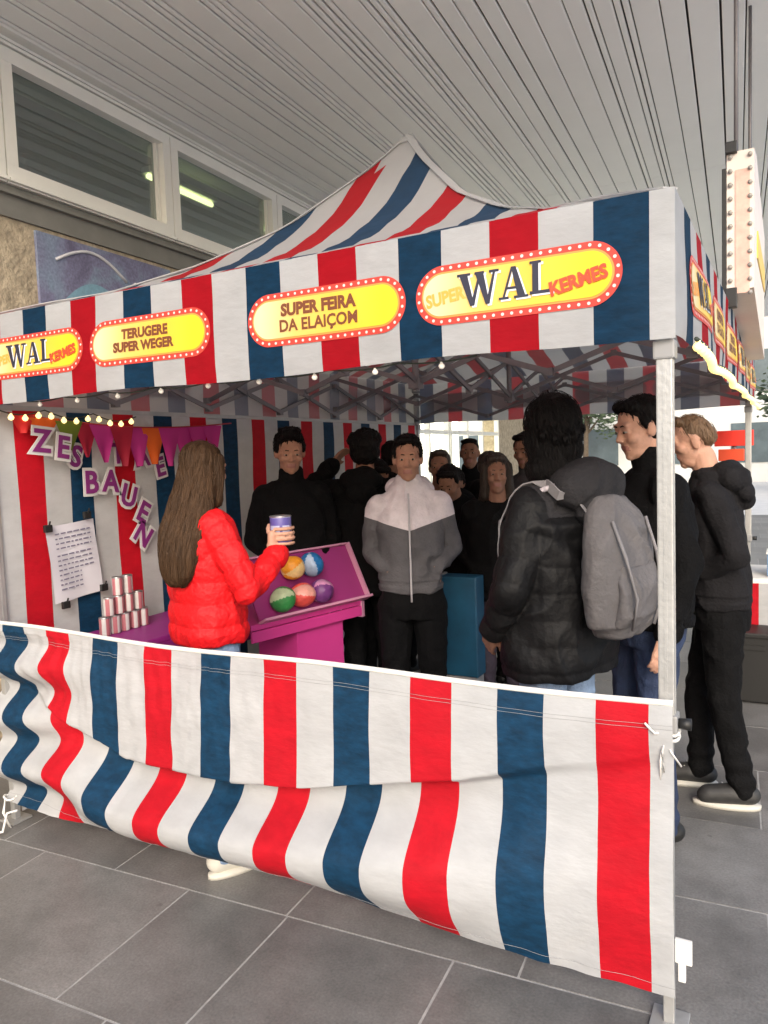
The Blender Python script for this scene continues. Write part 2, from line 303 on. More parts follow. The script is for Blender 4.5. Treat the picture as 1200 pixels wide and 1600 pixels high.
# ---------------------------------------------------------------- far end: pale building, trees, pavement beyond the arcade
PALE = mat('pale_render', (.62, .62, .58), .85, .08, 1.5); WIN = mat('far_window', (.10, .13, .14), .2, .3, 1)
fb = root('pale_building', 'pale rendered building with rows of windows closing the far end of the arcade', 'building', (1, 34, 0))
g = G(); g.box((1, 36, 4.5), (46, 4, 9)); g.build('wall', PALE, fb)
for r_ in range(3):
    for c_ in range(15):
        wg = G(); wg.box((-19.5+c_*3, 33.98, 1.6+r_*2.9), (1.5, .06, 1.6)); o = wg.build('window', WIN, fb)
LEAF = mat('leaf_green', (.06, .09, .045), .7, .5, 1.5); BARK = mat('bark', (.10, .075, .05), .9, .3, 12)
def tree(x, y, h, r, label, seed):
    rr = random.Random(seed); t = root('tree', label, 'tree', (x, y, 0), group='trees beyond the arcade')
    g = G(); g.tube((x, y, 0), (x+.1, y, h*.55), .14, .08)
    for k in range(6):
        a = rr.random()*6.28; g.tube((x+.05, y, h*(.35+.03*k)), (x+math.cos(a)*r*.6, y+math.sin(a)*r*.6, h*(.6+.05*k)), .05, .02, 6)
    g.build('trunk', BARK, t, True)
    g = G(); cl = [(rr.gauss(0, .42)*r, rr.gauss(0, .42)*r, h*.68+rr.gauss(0, .3)*r) for _ in range(34)]
    for c in cl:
        for _ in range(110):
            p = Vector((x+c[0]+rr.gauss(0, .16)*r, y+c[1]+rr.gauss(0, .16)*r, c[2]+rr.gauss(0, .13)*r)); s_ = .07+.08*rr.random()
            q = Matrix.Rotation(rr.random()*6.28, 3, 'Z') @ Matrix.Rotation(rr.random()*3.1, 3, 'X')
            g.add([p+q @ Vector(u)*s_ for u in ((-1, 0, 0), (0, -.5, 0), (1, 0, 0), (0, .5, 0))], [(0, 1, 2, 3)])
    g.build('crown', LEAF, t)
tree(1.35, 26, 4.6, 1.7, 'green leafy tree left of two beyond the right side of the stall', 1)
tree(4.6, 29, 5.4, 2.1, 'green leafy tree farther right beyond the stall', 2)
tree(-7.5, 31, 5.5, 2.2, 'green leafy tree beyond the far left end of the arcade', 4)

# ---------------------------------------------------------------- the pop-up tent
CX, CY, W, D = -.2826, 2.1197, 2.95, 4.5
LX = CX-W; ZE, ZV, P, S0 = 2.305, 1.93, .2935, .062
tent = root('market_tent', 'striped red white and navy pop up tent with printed yellow badges round its edge', 'tent', (CX-W/2, CY+D/2, 0))
HIP = [(0, 2.305), (.15, 2.385), (.287, 2.442), (.48, 2.58), (.68, 2.777), (.877, 3.066), (.95, 3.19), (1, 3.285)]
def hipz(t):
    t = max(0, min(1, t))
    for (a, za), (b, zb) in zip(HIP, HIP[1:]):
        if t <= b: return za+(zb-za)*(t-a)/(b-a)
    return HIP[-1][1]
def stripes(L, first=1, s0=S0, per=P, wd=.143):
    """column edges along length L from the right corner with colour index (0 white 1 navy 2 red)"""
    e = [(0, 0)]; k = 0; s = s0
    while s < L-wd:
        c = first if k % 2 == 0 else 3-first; e.append((s, c)); e.append((min(s+wd, L-.01), 0)); s += per; k += 1
    return e+[(L, 0)]
def cols(L, maxw=.05, **k):
    e = stripes(L, **k); out = []; cc = []
    for (a, c), (b, _) in zip(e, e[1:]):
        n = max(1, math.ceil((b-a)/maxw))
        for i in range(n): out.append(a+(b-a)*i/n); cc.append(c)
    return out+[L], cc
HB = 1.5
def roof_face(name, L, pt):
    xs, cc = cols(L, .05); xs = sorted(set(xs+[L/2] + ([HB, L-HB] if L > 3.2 else [])))
    def colour(s):
        c = 0
        for a, k in stripes(L):
            if s >= a-1e-6: c = k
        return c
    n = 16; g = G(); V = []
    for s in xs:
        dm = min(s, L-s, HB if L > 3.2 else L/2)/(HB if L > 3.2 else L/2)
        for j in range(n+1): V.append(pt(s, dm*j/n))
    F = []; MI = []
    for i in range(len(xs)-1):
        c = colour((xs[i]+xs[i+1])/2)
        for j in range(n):
            dmid = min((xs[i]+xs[i+1])/2, L-(xs[i]+xs[i+1])/2, HB if L > 3.2 else L/2)/(HB if L > 3.2 else L/2)*(j+.5)/n
            F.append((i*(n+1)+j, (i+1)*(n+1)+j, (i+1)*(n+1)+j+1, i*(n+1)+j+1)); MI.append(0 if dmid > .9 else c)
    g.add(V, F, MI); b = g.build(name, [ROOFW, ROOFN, ROOFR], tent, True); face_out(b, Vector((CX-W/2, CY+D/2, 1.5)))
    md = b.modifiers.new('w', 'WELD'); md.merge_threshold = .0005
    return b
def rz(d, y=None):
    z = hipz(d)
    if y is not None and y > HB and y < D-HB: z -= .09*math.sin(math.pi*(y-HB)/(D-2*HB))*max(0, d)**2
    return z+.004*math.sin(d*40)
roof_face('roof_panel', W, lambda s, d: (CX-s, CY+d*HB, rz(d)))
roof_face('roof_panel', W, lambda s, d: (CX-s, CY+D-d*HB, rz(d)))
roof_face('roof_panel', D, lambda s, d: (CX-d*W/2, CY+s, rz(d, s)))
roof_face('roof_panel', D, lambda s, d: (LX+d*W/2, CY+s, rz(d, s)))
g = G()
for sx, ox in ((-1, CX), (1, LX)):
    for sy, oy in ((1, CY), (-1, CY+D)):
        pts = [(ox+sx*W/2*t, oy+sy*HB*t, hipz(t)+.004) for t in [i/30 for i in range(31)]]
        for a, b in zip(pts, pts[1:]): g.bar(a, b, .004, .045)
pts = [(CX-W/2, CY+HB+(D-2*HB)*t, rz(1, HB+(D-2*HB)*t)+.003) for t in [i/12 for i in range(13)]]
for a, b in zip(pts, pts[1:]): g.bar(a, b, .004, .05)
for yy in (HB, D-HB): g.lathe([(.06, -.05), (.03, -.012), (.006, .004)], (CX-W/2, CY+yy, 3.285), 14)
g.build('seam_tape', ROOFW, tent)

# valances with printed badges
def vwave(s, z, seed):
    t = (ZE-z)/(ZE-ZV); return (.010*math.sin(s*3.1+seed)+.006*math.sin(s*9+seed*2)+.004*noise.noise((s*4, z*12, seed)))*t + .012*t*math.sin(t*2.6)
def valance(L, fr, seed, badges):
    xs, cc = cols(L, .04); n = 14; g = G(); V = []; F = []; MI = []
    for s in xs:
        for j in range(n+1):
            z = ZE+.002-(ZE-ZV+.002)*j/n; zz = z-(.006*math.sin(s*5+seed) if j == n else 0); V.append(fr(s, zz, vwave(s, z, seed)))
    for i in range(len(xs)-1):
        for j in range(n): F.append((i*(n+1)+j, (i+1)*(n+1)+j, (i+1)*(n+1)+j+1, i*(n+1)+j+1)); MI.append(cc[i])
    g.add(V, F, MI); v = g.build('valance', [VW, VN, VR], tent, True); face_out(v, Vector((CX-W/2, CY+D/2, 2.1)))
    for kind, sc_ in badges: badge(kind, sc_, fr, seed, v)
def pill(hl, hh, n=14):
    """outline as columns: list of (x, halfheight)"""
    out = []
    for i in range(n+1):
        a = math.pi/2*i/n; out.append((-hl+hh-hh*math.cos(a), hh*math.sin(a)))
    k = 14
    for i in range(1, k): out.append((-hl+hh+(2*hl-2*hh)*i/k, hh))
    for i in range(n, -1, -1):
        a = math.pi/2*i/n; out.append((hl-hh+hh*math.cos(a), hh*math.sin(a)))
    return out
def badge(kind, sc_, fr, seed, parent):
    # local: x to the right as read from outside, y up; s grows to the left when seen from outside
    zc = 2.115; g = G()
    def put(x, y, o): s = sc_-x; z = zc+y; return fr(s, z, vwave(s, z, seed)+.0025+o)
    grads = []
    def fill(hl, hh, o, mi):
        P_ = pill(hl, hh); vs = []; rows_ = 6
        for x, h in P_:
            for j in range(rows_+1): vs.append(put(x, -h+2*h*j/rows_, o))
        k = rows_+1; g.add(vs, [(i*k+j, (i+1)*k+j, (i+1)*k+j+1, i*k+j+1) for i in range(len(P_)-1) for j in range(rows_)], mi)
        for x, h in P_: grads.extend([(x+hl)/(2*hl)]*k)
    def raw(vs, fs, mi): g.add(vs, fs, mi); grads.extend([0]*len(vs))
    fill(.302, .088, 0, 0); fill(.282, .068, .0016, 2); fill(.276, .062, .003, 3)
    # bulbs round the border
    hl, hh = .292, .078; st = 2*(hl-hh); per = 2*st+2*math.pi*hh; nd = 50
    for i in range(nd):
        q = per*i/nd
        if q < st: x, y = -st/2+q, hh
        elif q < st+math.pi*hh: a = (q-st)/hh; x, y = st/2+hh*math.sin(a), hh*math.cos(a)
        elif q < 2*st+math.pi*hh: x, y = st/2-(q-st-math.pi*hh), -hh
        else: a = (q-2*st-math.pi*hh)/hh; x, y = -st/2-hh*math.sin(a), -hh*math.cos(a)
        r_ = .0048; raw([put(x+r_*math.cos(t), y+r_*math.sin(t), .0018) for t in [k*math.pi/4 for k in range(8)]], [tuple(range(8))], 1)
    def word(body, size, cx, cy, mi, o=.0045, bold=.0, sq=1, tilt=0):
        vs, fs = ngon_text(body, size, Matrix.Identity(4), bold, sq, 0)
        ct, st_ = math.cos(tilt), math.sin(tilt)
        raw([put(cx+v.x*ct-v.y*st_, cy+v.x*st_+v.y*ct, o) for v in vs], fs, mi)
    def letter(polys, x0, y0, sx, sy, mi, o):
        for pl in polys: raw([put(x0+sx*a, y0+sy*b, o) for a, b in pl], [tuple(range(len(pl)))], mi)
    if kind == 'WAL':
        Wl = [[(0, 1), (.42, 1), (.42, .92), (0, .92)], [(.55, 1), (.85, 1), (.85, .92), (.55, .92)], [(1.0, 1), (1.3, 1), (1.3, .92), (1.0, .92)],
              [(.08, .93), (.33, .93), (.55, .0), (.42, 0)], [(.42, 0), (.55, 0), (.74, .93), (.68, .93)], [(.58, .93), (.83, .93), (1.02, 0), (.90, 0)], [(.90, 0), (1.02, 0), (1.19, .93), (1.12, .93)]]
        Al = [[(.0, 0), (.34, 0), (.34, .08), (0, .08)], [(.52, 0), (1.0, 0), (1.0, .08), (.52, .08)], [(.13, .07), (.20, .07), (.50, 1), (.42, 1)], [(.42, 1), (.58, 1), (.90, .07), (.64, .07)], [(.26, .30), (.70, .30), (.70, .38), (.26, .38)]]
        Ll = [[(0, 1), (.44, 1), (.44, .92), (0, .92)], [(.10, .93), (.34, .93), (.34, .07), (.10, .07)], [(0, 0), (.85, 0), (.85, .10), (0, .10)], [(.72, .1), (.85, .1), (.85, .34)]]
        for mi, o, dx, dy in ((7, .0050, .006, -.005), (5, .0062, 0, 0)):
            letter(Wl, -.165+dx, -.044+dy, .098, .096, mi, o); letter(Al, -.038+dx, -.038+dy, .086, .090, mi, o+.0001); letter(Ll, .052+dx, -.034+dy, .074, .092, mi, o+.0002)
        word('SUPER', .052, -.205, -.010, 6, .0042, .0022, .85, .14); word('KERMES', .052, .186, -.014, 8, .0070, .0024, .88, .20)
    elif kind == 'A':
        word('SUPER FEIRA', .054, -.02, .026, 4, .0045, .0028, .95); word('DA ELAIÇOM', .054, -.02, -.026, 4, .0045, .0016, .95)
    else:
        word('TERUGERE', .050, -.01, .024, 4, .0045, .0026, .95); word('SUPER WEGER', .048, -.02, -.024, 4, .0045, .0026, .95)
    me = bpy.data.meshes.new('printed_badge'); me.from_pydata(g.v, [], g.f)
    for m_ in (YEL, DOT, RIM, BADGE, INK, INKB, INKO, INKW, INKR): me.materials.append(m_)
    me.polygons.foreach_set('material_index', g.m); at = me.attributes.new('grad', 'FLOAT', 'POINT'); at.data.foreach_set('value', grads); me.update()
    o = bpy.data.objects.new('printed_badge', me); COL.objects.link(o); o.parent = parent
OV = .012
def edge(s, L): return max(0, min(1, s/.12, (L-s)/.12))
valance(W, lambda s, z, o: (CX+OV-s*(W+2*OV)/W, CY-OV-o*edge(s, W), z), 1.0, (('WAL', .43), ('A', 1.07), ('B', 1.845), ('WAL', 2.49)))
valance(D, lambda s, z, o: (CX+OV+o*edge(s, D), CY+D+OV-s*(D+2*OV)/D, z), 2.2, (('WAL', .45), ('A', 1.12), ('WAL', 1.85), ('B', 2.55), ('A', 3.25), ('WAL', 3.95)))
valance(W, lambda s, z, o: (LX-OV+s*(W+2*OV)/W, CY+D+OV+o*edge(s, W), z), 3.1, (('WAL', .43), ('A', 1.07), ('B', 1.845), ('WAL', 2.49)))
valance(D, lambda s, z, o: (LX-OV-o*edge(s, D), CY-OV+s*(D+2*OV)/D, z), 4.4, (('WAL', .45), ('A', 1.12), ('B', 3.25), ('WAL', 3.95)))
# eave corner reinforcement (white folded corner, near right)
# legs
LEGS = [(CX-.02, CY+.03), (LX+.03, CY+.03), (CX-.03, CY+D-.03), (LX+.03, CY+D-.03)]
for x, y in LEGS:
    g = G(); g.box((x, y, 1.59), (.042, .042, 1.40), 0, bev=.004)
    for dx, dy in ((1, 0), (-1, 0), (0, 1), (0, -1)): g.box((x+dx*.0215, y+dy*.0215, 1.59), (.008 if dx == 0 else .002, .008 if dy == 0 else .002, 1.38))
    lg = g.build('leg', ALU, tent)
    g = G(); g.box((x, y, .46), (.030, .030, .90), 0, bev=.003); sub(g, 'inner_tube', ALU, tent, lg)
    for z_, w_, h_ in ((.885, .058, .05), (2.26, .06, .07), (1.90, .056, .05)): g = G(); g.box((x, y, z_), (w_, w_, h_), 0, bev=.006); sub(g, 'leg_bracket', mat('grey_plastic', (.28, .28, .28), .5), tent, lg)
    g = G(); g.tube((x+.03, y-.005, .885), (x+.062, y-.005, .885), .014, .017, 12); sub(g, 'knob', BLK, tent, lg, True)
    g = G(); g.box((x, y, .006), (.10, .10, .010), 0, bev=.002); sub(g, 'foot', ALU, tent, lg)
# trusses
def truss(a, b, n, z0=1.97, z1=2.20, name='scissor_truss'):
    a, b = Vector((*a, 0)), Vector((*b, 0)); g = G(); d = (b-a)/n; nn = Vector((-d.y, d.x, 0)).normalized()*.012
    for i in range(n):
        p, q = a+d*i, a+d*(i+1)
        g.bar(p+nn+Vector((0, 0, z0)), q+nn+Vector((0, 0, z1)), .026, .013); g.bar(p-nn+Vector((0, 0, z1)), q-nn+Vector((0, 0, z0)), .026, .013)
        c = (p+q)/2+Vector((0, 0, (z0+z1)/2)); g.tube(c-nn*2, c+nn*2, .012, n=8)
        for zz in (z0, z1): g.box(q+Vector((0, 0, zz)), (.035, .035, .035))
    return g.build(name, DARKALU, tent)
i_ = .035
truss((CX-i_, CY+i_), (LX+i_, CY+i_), 4); truss((CX-i_, CY+D-i_), (LX+i_, CY+D-i_), 4)
truss((CX-i_, CY+i_), (CX-i_, CY+D-i_), 6); truss((LX+i_, CY+i_), (LX+i_, CY+D-i_), 6)
for yy in (HB, D-HB): truss((CX-i_, CY+yy), (LX+i_, CY+yy), 4, 2.02, 2.26)
truss((CX-W/2, CY+i_), (CX-W/2, CY+D-i_), 6, 2.02, 2.26)
for yy in (HB, D-HB): g = G(); g.tube((CX-W/2, CY+yy, 1.98), (CX-W/2, CY+yy, 3.24), .018); g.box((CX-W/2, CY+yy, 2.02), (.06, .06, .06)); g.build('centre_post', DARKALU, tent)
g = G(); g.bar((LX+.012, CY+.06, 1.925), (LX+.012, CY+D-.06, 1.925), .03, .02); g.build('wall_rail', ALU, tent)

# ---------------------------------------------------------------- front half wall
hw = root('canvas_half_wall', 'waist high striped canvas wall sagging across the front of the stall, creased along its middle', 'canvas wall', (CX-W/2, CY, 0))
def crease_z(s):
    pts = [(0, .83), (.09, .797), (.36, .723), (.63, .636), (1.22, .503), (1.57, .464), (2.08, .461), (2.49, .593), (2.8, .70), (3, .74)]
    for (a, za), (b, zb) in zip(pts, pts[1:]):
        if s <= b: return za+(zb-za)*(s-a)/(b-a)
    return .6
def ss(a, b, x): t = max(0, min(1, (x-a)/(b-a))); return t*t*(3-2*t)
def wall_pt(s, t):
    zt = .955-.006*math.sin(s*2.1*2)-.012*math.sin(math.pi*s/W); zb = .105-.008*math.sin(s*4)
    z = zt+(zb-zt)*t; zc = crease_z(s); left = ss(2.2, 2.75, s); amp = (ss(.15, 1.0, s)*.85+.15)*(1-.75*left)
    if z > zc: q = (zt-z)/(zt-zc); off = .010*math.sin(math.pi*q)+.035*q*q*amp   # bulging outward to the crease
    else:
        q = (zc-z)/(zc-zb); k = ss(0, .07, q); off = (.035*(1-k)-.055*k)*amp
        off += (.145*ss(.06, .55, q)*math.sin(math.pi*min(q, .999)**1.15) - .02*ss(.7, 1, q))*amp
        off += .05*q*amp
    off -= left*.042*math.sin((z-.1)*27+s*2)*(1 if t > .05 else 0)*ss(0, .2, t)
    off += .0035*noise.noise((s*9, z*5, 1))*ss(0, .1, t)*2+ .006*noise.noise((s*22+z*9, z*6, 4))*ss(.0, .06, t)*ss(1.0, 1.8, s)
    off += .0045*math.sin((s*1.0+(z-.5)*.9)*34+3*noise.noise((s*2, z*2, 2)))*ss(1.3, .2, s)*ss(0, .15, t)*(.4+.6*abs(noise.noise((s*3, z*3, 6))))
    off += .0035*math.sin(s*95+2*noise.noise((s*3, z*3, 7))*3+(zt-z)*18)*ss(0, .06, t)*ss(.62, .2, t)*ss(.9, 2.2, s)
    off += .012*noise.noise((s*1.6+z*2.2, z*2.5, 9))*ss(0, .2, t)
    sx = s-left*.035*t+left*.018*math.sin((z-.1)*27+1.2)*ss(0, .15, t)
    return (CX-sx, CY-.015-off, z)
xs, cc = cols(W, .020, first=2); n = 110; g = G(); V = []; F = []; MI = []
for s in xs:
    zt_, zb_ = .955, .105; tc = (zt_-crease_z(s))/(zt_-zb_)
    for j in range(n+1): V.append(wall_pt(s, tc*j/(n/2) if j <= n/2 else tc+(1-tc)*((j-n/2)/(n/2))**1.35))
for i in range(len(xs)-1):
    for j in range(n): F.append((i*(n+1)+j, (i+1)*(n+1)+j, (i+1)*(n+1)+j+1, i*(n+1)+j+1)); MI.append(cc[i])
g.add(V, F, MI); cl = g.build('cloth', [CW, CN, CR], hw, True)
g = G()   # top sleeve hem, a slightly raised band and its stitch line
xs2 = [W*i/120 for i in range(121)]
g.path([(CX-s, CY-.012, wall_pt(s, 0)[2]-.004) for s in xs2], .009, 8); o = sub(g, 'top_rail', WPL, hw, cl, True)
g = G()
for t_ in (.075, .088, .965): g.path([Vector(wall_pt(W*i/260, t_))+Vector((0, -.0012, 0)) for i in range(261)], .0006, 4)
o = sub(g, 'hem_stitching', mat('thread_grey', (.30, .30, .31), .8), hw, cl)
g = G()
def knot(c, k):
    rr = random.Random(k); c = Vector(c)
    g.path([c+Vector((.030*math.cos(a), .030*math.sin(a), .006*math.sin(2*a))) for a in [i*math.pi/8 for i in range(17)]], .005, 6)
    for _ in range(2):
        d = Vector((rr.uniform(-.03, .03), rr.uniform(-.06, -.02), -rr.uniform(.05, .13))); g.path([c+Vector((0, -.03, 0)), c+Vector((0, -.035, 0))+d*.5, c+d+Vector((.01, 0, -.02))], .003, 6)
knot((CX-.02, CY+.03, .86), 1); knot((CX-.02, CY+.03, .845), 2); knot((LX+.03, CY+.03, .90), 4); knot((LX+.05, CY+.0, .13), 5)
for a, b in (((-.07, .895), (-.02, .86)),): g.path([(CX+a[0], CY-.035, a[1]), (CX+(a[0]+b[0])/2, CY-.035, (a[1]+b[1])/2-.008), (CX+b[0], CY+.005, b[1])], .0035, 6)
g.path([(LX+.16, CY-.05, .105), (LX+.10, CY-.06, .085), (LX+.12, CY-.10, .02), (LX+.05, CY-.14, .008)], .006, 6)
g.build('tie_cord', ROPE, hw, True)
g = G(); g.box((CX+.022, CY+.0, .245), (.045, .012, .070), 0, bev=.003); g.box((CX+.018, CY+.0, .185), (.02, .014, .055), 0, bev=.003); g.build('plastic_clip', WPL, hw)

# ---------------------------------------------------------------- left side canvas wall
def plain_wall(name, label, fr, L, z0, z1, first, s0, dens=.05):
    xs, cc = cols(L, dens, first=first, s0=s0); g = G(); V = []; F = []; MI = []; n = 30
    for s in xs:
        for j in range(n+1):
            z = z1+(z0-z1)*j/n; t = j/n; o = .018*noise.noise((s*1.8, z*1.2, 3))*ss(0, .1, t)+.006*noise.noise((s*7, z*3, 8)); V.append(fr(s, z, o))
    for i in range(len(xs)-1):
        for j in range(n): F.append((i*(n+1)+j, (i+1)*(n+1)+j, (i+1)*(n+1)+j+1, i*(n+1)+j+1)); MI.append(cc[i])
    g.add(V, F, MI); o = g.build(name, [CW, CN, CR], None, True); tag(o, label, 'canvas wall'); return o
plain_wall('canvas_side_wall', 'full height striped canvas wall hung with letters and a notice, left side of the stall', lambda s, z, o: (LX+.035+o, CY+.06+s, z), D-.12, .03, 1.915, 2, .10)

# ---------------------------------------------------------------- lights on the tent
GLOW = mat('warm_bulb', (.9, .8, .5), .4, emit=(1, .74, .28), es=.9); PALEB = mat('pale_bulb', (.85, .82, .75), .3, emit=(1, .9, .7), es=.05); WIRE = mat('wire_green', (.03, .04, .03), .6)
def string(name, label, pts, nb, r, m_, grp=None, wr=.003):
    t = root(name, label, 'string light', pts[0], group=grp); g = G(); g.path(pts, wr, 6); g.build('wire', WIRE, t, True)
    P_ = [Vector(p) for p in pts]; ln = [0]
    for a, b in zip(P_, P_[1:]): ln.append(ln[-1]+(b-a).length)
    first = None
    for k in range(nb):
        d = ln[-1]*(k+.5)/nb; j = max(i for i in range(len(ln)) if ln[i] <= d+1e-9); j = min(j, len(P_)-2)
        p = P_[j].lerp(P_[j+1], (d-ln[j])/(ln[j+1]-ln[j])); p.z -= r*1.2
        if first is None:
            g = G(); g.lathe([(.1*r, 1.3*r), (.45*r, 1.2*r), (.5*r, .8*r), (.95*r, .25*r), (1.0*r, -.15*r), (.7*r, -.75*r), (.1*r, -r)], (0, 0, 0), 10); first = g.build('bulb', m_, t, True); o = first
        else: o = first.copy(); COL.objects.link(o)
        o.location = p
def sag(a, b, n, d, k):
    a, b = Vector(a), Vector(b); out = []
    for i in range(n*k+1): t = i/(n*k); p = a.lerp(b, t); p.z -= d*math.sin(math.pi*((t*k) % 1)); out.append(p)
    return out
string('string_lights', 'glowing warm yellow string lights along the top of the left canvas wall', sag((LX+.10, CY-.0, 1.925), (LX+.10, CY+.85, 1.90), 6, .03, 3), 12, .014, GLOW)
string('string_lights', 'pale unlit round bulbs hanging under the front edge of the tent', sag((LX+.3, CY+.02, 1.935), (CX-.55, CY+.02, 1.935), 4, .01, 8), 9, .010, PALEB)
rp = [(CX+.055+.012*math.sin(t*30), CY+.05+(D-.15)*t, 1.925-.014*abs(math.sin(t*math.pi*5))) for t in [i/48 for i in range(49)]]
string('string_lights', 'bright yellow bulb garland along the right edge of the tent', rp, 84, .014, mat('garland_bulb', (.9, .85, .5), .4, emit=(1, .70, .20), es=.75), wr=.006)

# ---------------------------------------------------------------- hanging light sign on the right
SIGNW = mat('sign_cream', (.74, .65, .58), .5, .05, 6); SIGNP = mat('sign_pink', (.70, .44, .36), .5, .2, 14)
sg = root('blade_sign', 'tall white and pink sign box edged with bulbs above the right tent edge', 'sign', (-.2, 4.6, 2.05))
sg.rotation_euler = (0, 0, 0)
SB = G(); x0, x1 = -.280, -.165; ya, yb = 3.95, 5.35
poly = [(ya, 2.36), (ya, 2.985), (ya+.25, 3.03), (yb, 2.90), (yb, 2.16)]
SB.add([(x, y_, z_) for x in (x0, x1) for y_, z_ in poly], [(0, 1, 2, 3, 4), (9, 8, 7, 6, 5)]+[(i, (i+1) % 5, 5+(i+1) % 5, 5+i) for i in range(5)]); SB.build('sign_box', SIGNW, sg)
for c_, d_ in (((x0-.012, ya+.03, 2.62), (.018, .05, .60)), ((x0+.02, ya-.006, 3.0), (.05, .05, .05)), ((x0+.02, ya-.006, 2.32), (.05, .05, .09))): g = G(); g.box(c_, d_, bev=.003); g.build('bracket', BLK, sg)
g = G(); g.box(((x0+x1)/2+.01, ya-.003, 2.62), (.06, .006, .56)); g.add([(x0-.003, y_, z_) for y_, z_ in ((ya+.15, 2.35), (ya+.15, 2.85), (yb-.15, 2.75), (yb-.15, 2.15))], [(0, 1, 2, 3)]); g.build('panel', SIGNP, sg)
first = None
for k in range(11):
    for xx in (x0+.016, x1-.016):
        if first is None: g = G(); g.lathe([(.002, 0), (.011, .002), (.010, .01), (.002, .014)], (0, 0, 0), 8, M=Matrix.Rotation(math.pi/2, 3, 'X')); first = g.build('bulb', mat('sign_bulb', (.35, .33, .30), .3), sg, True); o = first
        else: o = first.copy(); COL.objects.link(o)
        o.location = (xx, ya-.003, 2.34+k*.062)
for y_ in (ya+.04, yb-.1): g = G(); g.tube(((x0+x1)/2-.02, y_, 2.88), ((x0+x1)/2-.02, y_, 4.26), .010); g.build('hanger_rod', DARKALU, sg, True)
g = G(); g.box((x1+.002, (ya+yb)/2+.1, 2.62), (.008, 1.0, .13)); g.build('stripe', mat('sign_yellow', (.75, .50, .08), .5), sg)
vs, fs = ngon_text('KERMES', .20, Matrix.Identity(4), .004, 1.0, .001)
g = G(); g.add([(x0-.006, 4.65+v.x*.9, 2.5+v.y) for v in vs], fs); g.build('lettering', INKR, sg)

# ---------------------------------------------------------------- letters, bunting, notice on the side wall
WY = LX+.055
PURP = mat('letter_purple', (.20, .02, .16), .6); WHT = mat('paper_white', (.62, .62, .60), .7)
TZ = Matrix(((0, 0, 1, 0), (1, 0, 0, 0), (0, 1, 0, 0), (0, 0, 0, 1)))      # text plane facing +X, reading towards +Y
def wall_letter(ch, y, z, size, tilt, label):
    fx_ = .055 if (y < 2.5) else 0
    r_ = root('cut_out_letter', label, 'letter', (WY+.006+fx_, y, z), group='purple letters on the canvas wall')
    M = Matrix.Translation((WY+.010+fx_, y, z)) @ TZ @ Matrix.Rotation(tilt, 4, 'Z')
    vs, fs = ngon_text(ch, size, M @ Matrix.Translation((0, 0, .004)), .004*size/.15, .95, .002); g = G(); g.add(vs, fs); g.build('letter_face', PURP, r_)
    vs, fs = ngon_text(ch, size, M, .018*size/.15, .95, .0015); g = G(); g.add(vs, fs); g.build('paper_backing', WHT, r_)
wall_letter('Z', 2.36, 1.765, .15, -.1, 'purple cut out letter Z, leftmost on the canvas wall')
wall_letter('E', 2.475, 1.735, .15, -.15, 'purple cut out letter E between Z and S under the bunting')
wall_letter('S', 2.59, 1.69, .15, -.3, 'purple cut out letter S half hidden by the red pennant')
wall_letter('T', 2.86, 1.70, .15, .0, 'purple cut out letter T partly covered by the bunting')
wall_letter('A', 3.03, 1.68, .15, .1, 'purple cut out letter A below the orange pennant right of T')
wall_letter('E', 3.16, 1.62, .15, .2, 'purple cut out letter E at the right end of the upper word')
wall_letter('B', 2.675, 1.555, .16, -.02, 'purple cut out letter B starting the lower word')
wall_letter('A', 2.80, 1.555, .16, -.1, 'purple cut out letter A between B and U')
wall_letter('U', 2.915, 1.47, .16, -.35, 'purple cut out letter U in the middle of the lower word')
wall_letter('E', 3.01, 1.375, .16, -.55, 'purple cut out letter E between U and N')
wall_letter('N', 3.00, 1.25, .16, -.7, 'purple cut out letter N, lowest of the purple letters')
bn = root('pennant_bunting', 'garland of orange, green, red and magenta cloth pennants on the canvas wall', 'bunting', (WY+.03, 2.3, 1.88))
g = G(); bp_ = sag((WY+.03, 2.22, 1.90), (WY+.05, 3.75, 1.88), 24, .045, 1); g.path(bp_, .004, 6); g.build('cord', mat('cord_red', (.4, .02, .03), .7), bn, True)
PC = [mat('pennant_red', (.68, .02, .02), .7, trans=.15), mat('pennant_orange', (.78, .13, .01), .7, trans=.15), mat('pennant_green', (.16, .22, .02), .7, trans=.15), mat('pennant_crimson', (.42, .01, .04), .7, trans=.15), mat('pennant_magenta', (.55, .03, .26), .7, trans=.15), mat('pennant_brick', (.55, .05, .02), .7, trans=.15)]
seq = [(2.29, 0, .10, .10), (2.40, 1, .13, .12), (2.54, 2, .12, .17), (2.645, 3, .11, .20), (2.75, 4, .13, .23), (2.87, 3, .12, .25), (2.985, 4, .13, .25), (3.10, 1, .13, .24), (3.22, 4, .13, .26), (3.34, 4, .13, .27), (3.46, 4, .13, .25), (3.58, 4, .13, .22)]
for k, (yc, c, wd, h) in enumerate(seq):
    j = min(range(len(bp_)), key=lambda q: abs(bp_[q].y-yc)); z0 = bp_[j].z; g = G(); V = []; F = []; nn = 8
    for a in range(nn+1):
        for b in range(nn+1):
            u = a/nn-.5; t = b/nn; V.append((WY+.034+.012*math.sin(u*5+k)*t+.004*(k % 3), yc+u*wd*1.35*(1-.80*t), z0-h*.85*t))
    F = [(a*(nn+1)+b, (a+1)*(nn+1)+b, (a+1)*(nn+1)+b+1, a*(nn+1)+b+1) for a in range(nn) for b in range(nn)]
    g.add(V, F); g.build('pennant', PC[c], bn, True)
nb_ = root('paper_notice', 'white printed notice held by black clips on the canvas wall', 'notice', (WY+.01, 2.56, .98))
Mn = Matrix.Rotation(R(4), 4, 'X')
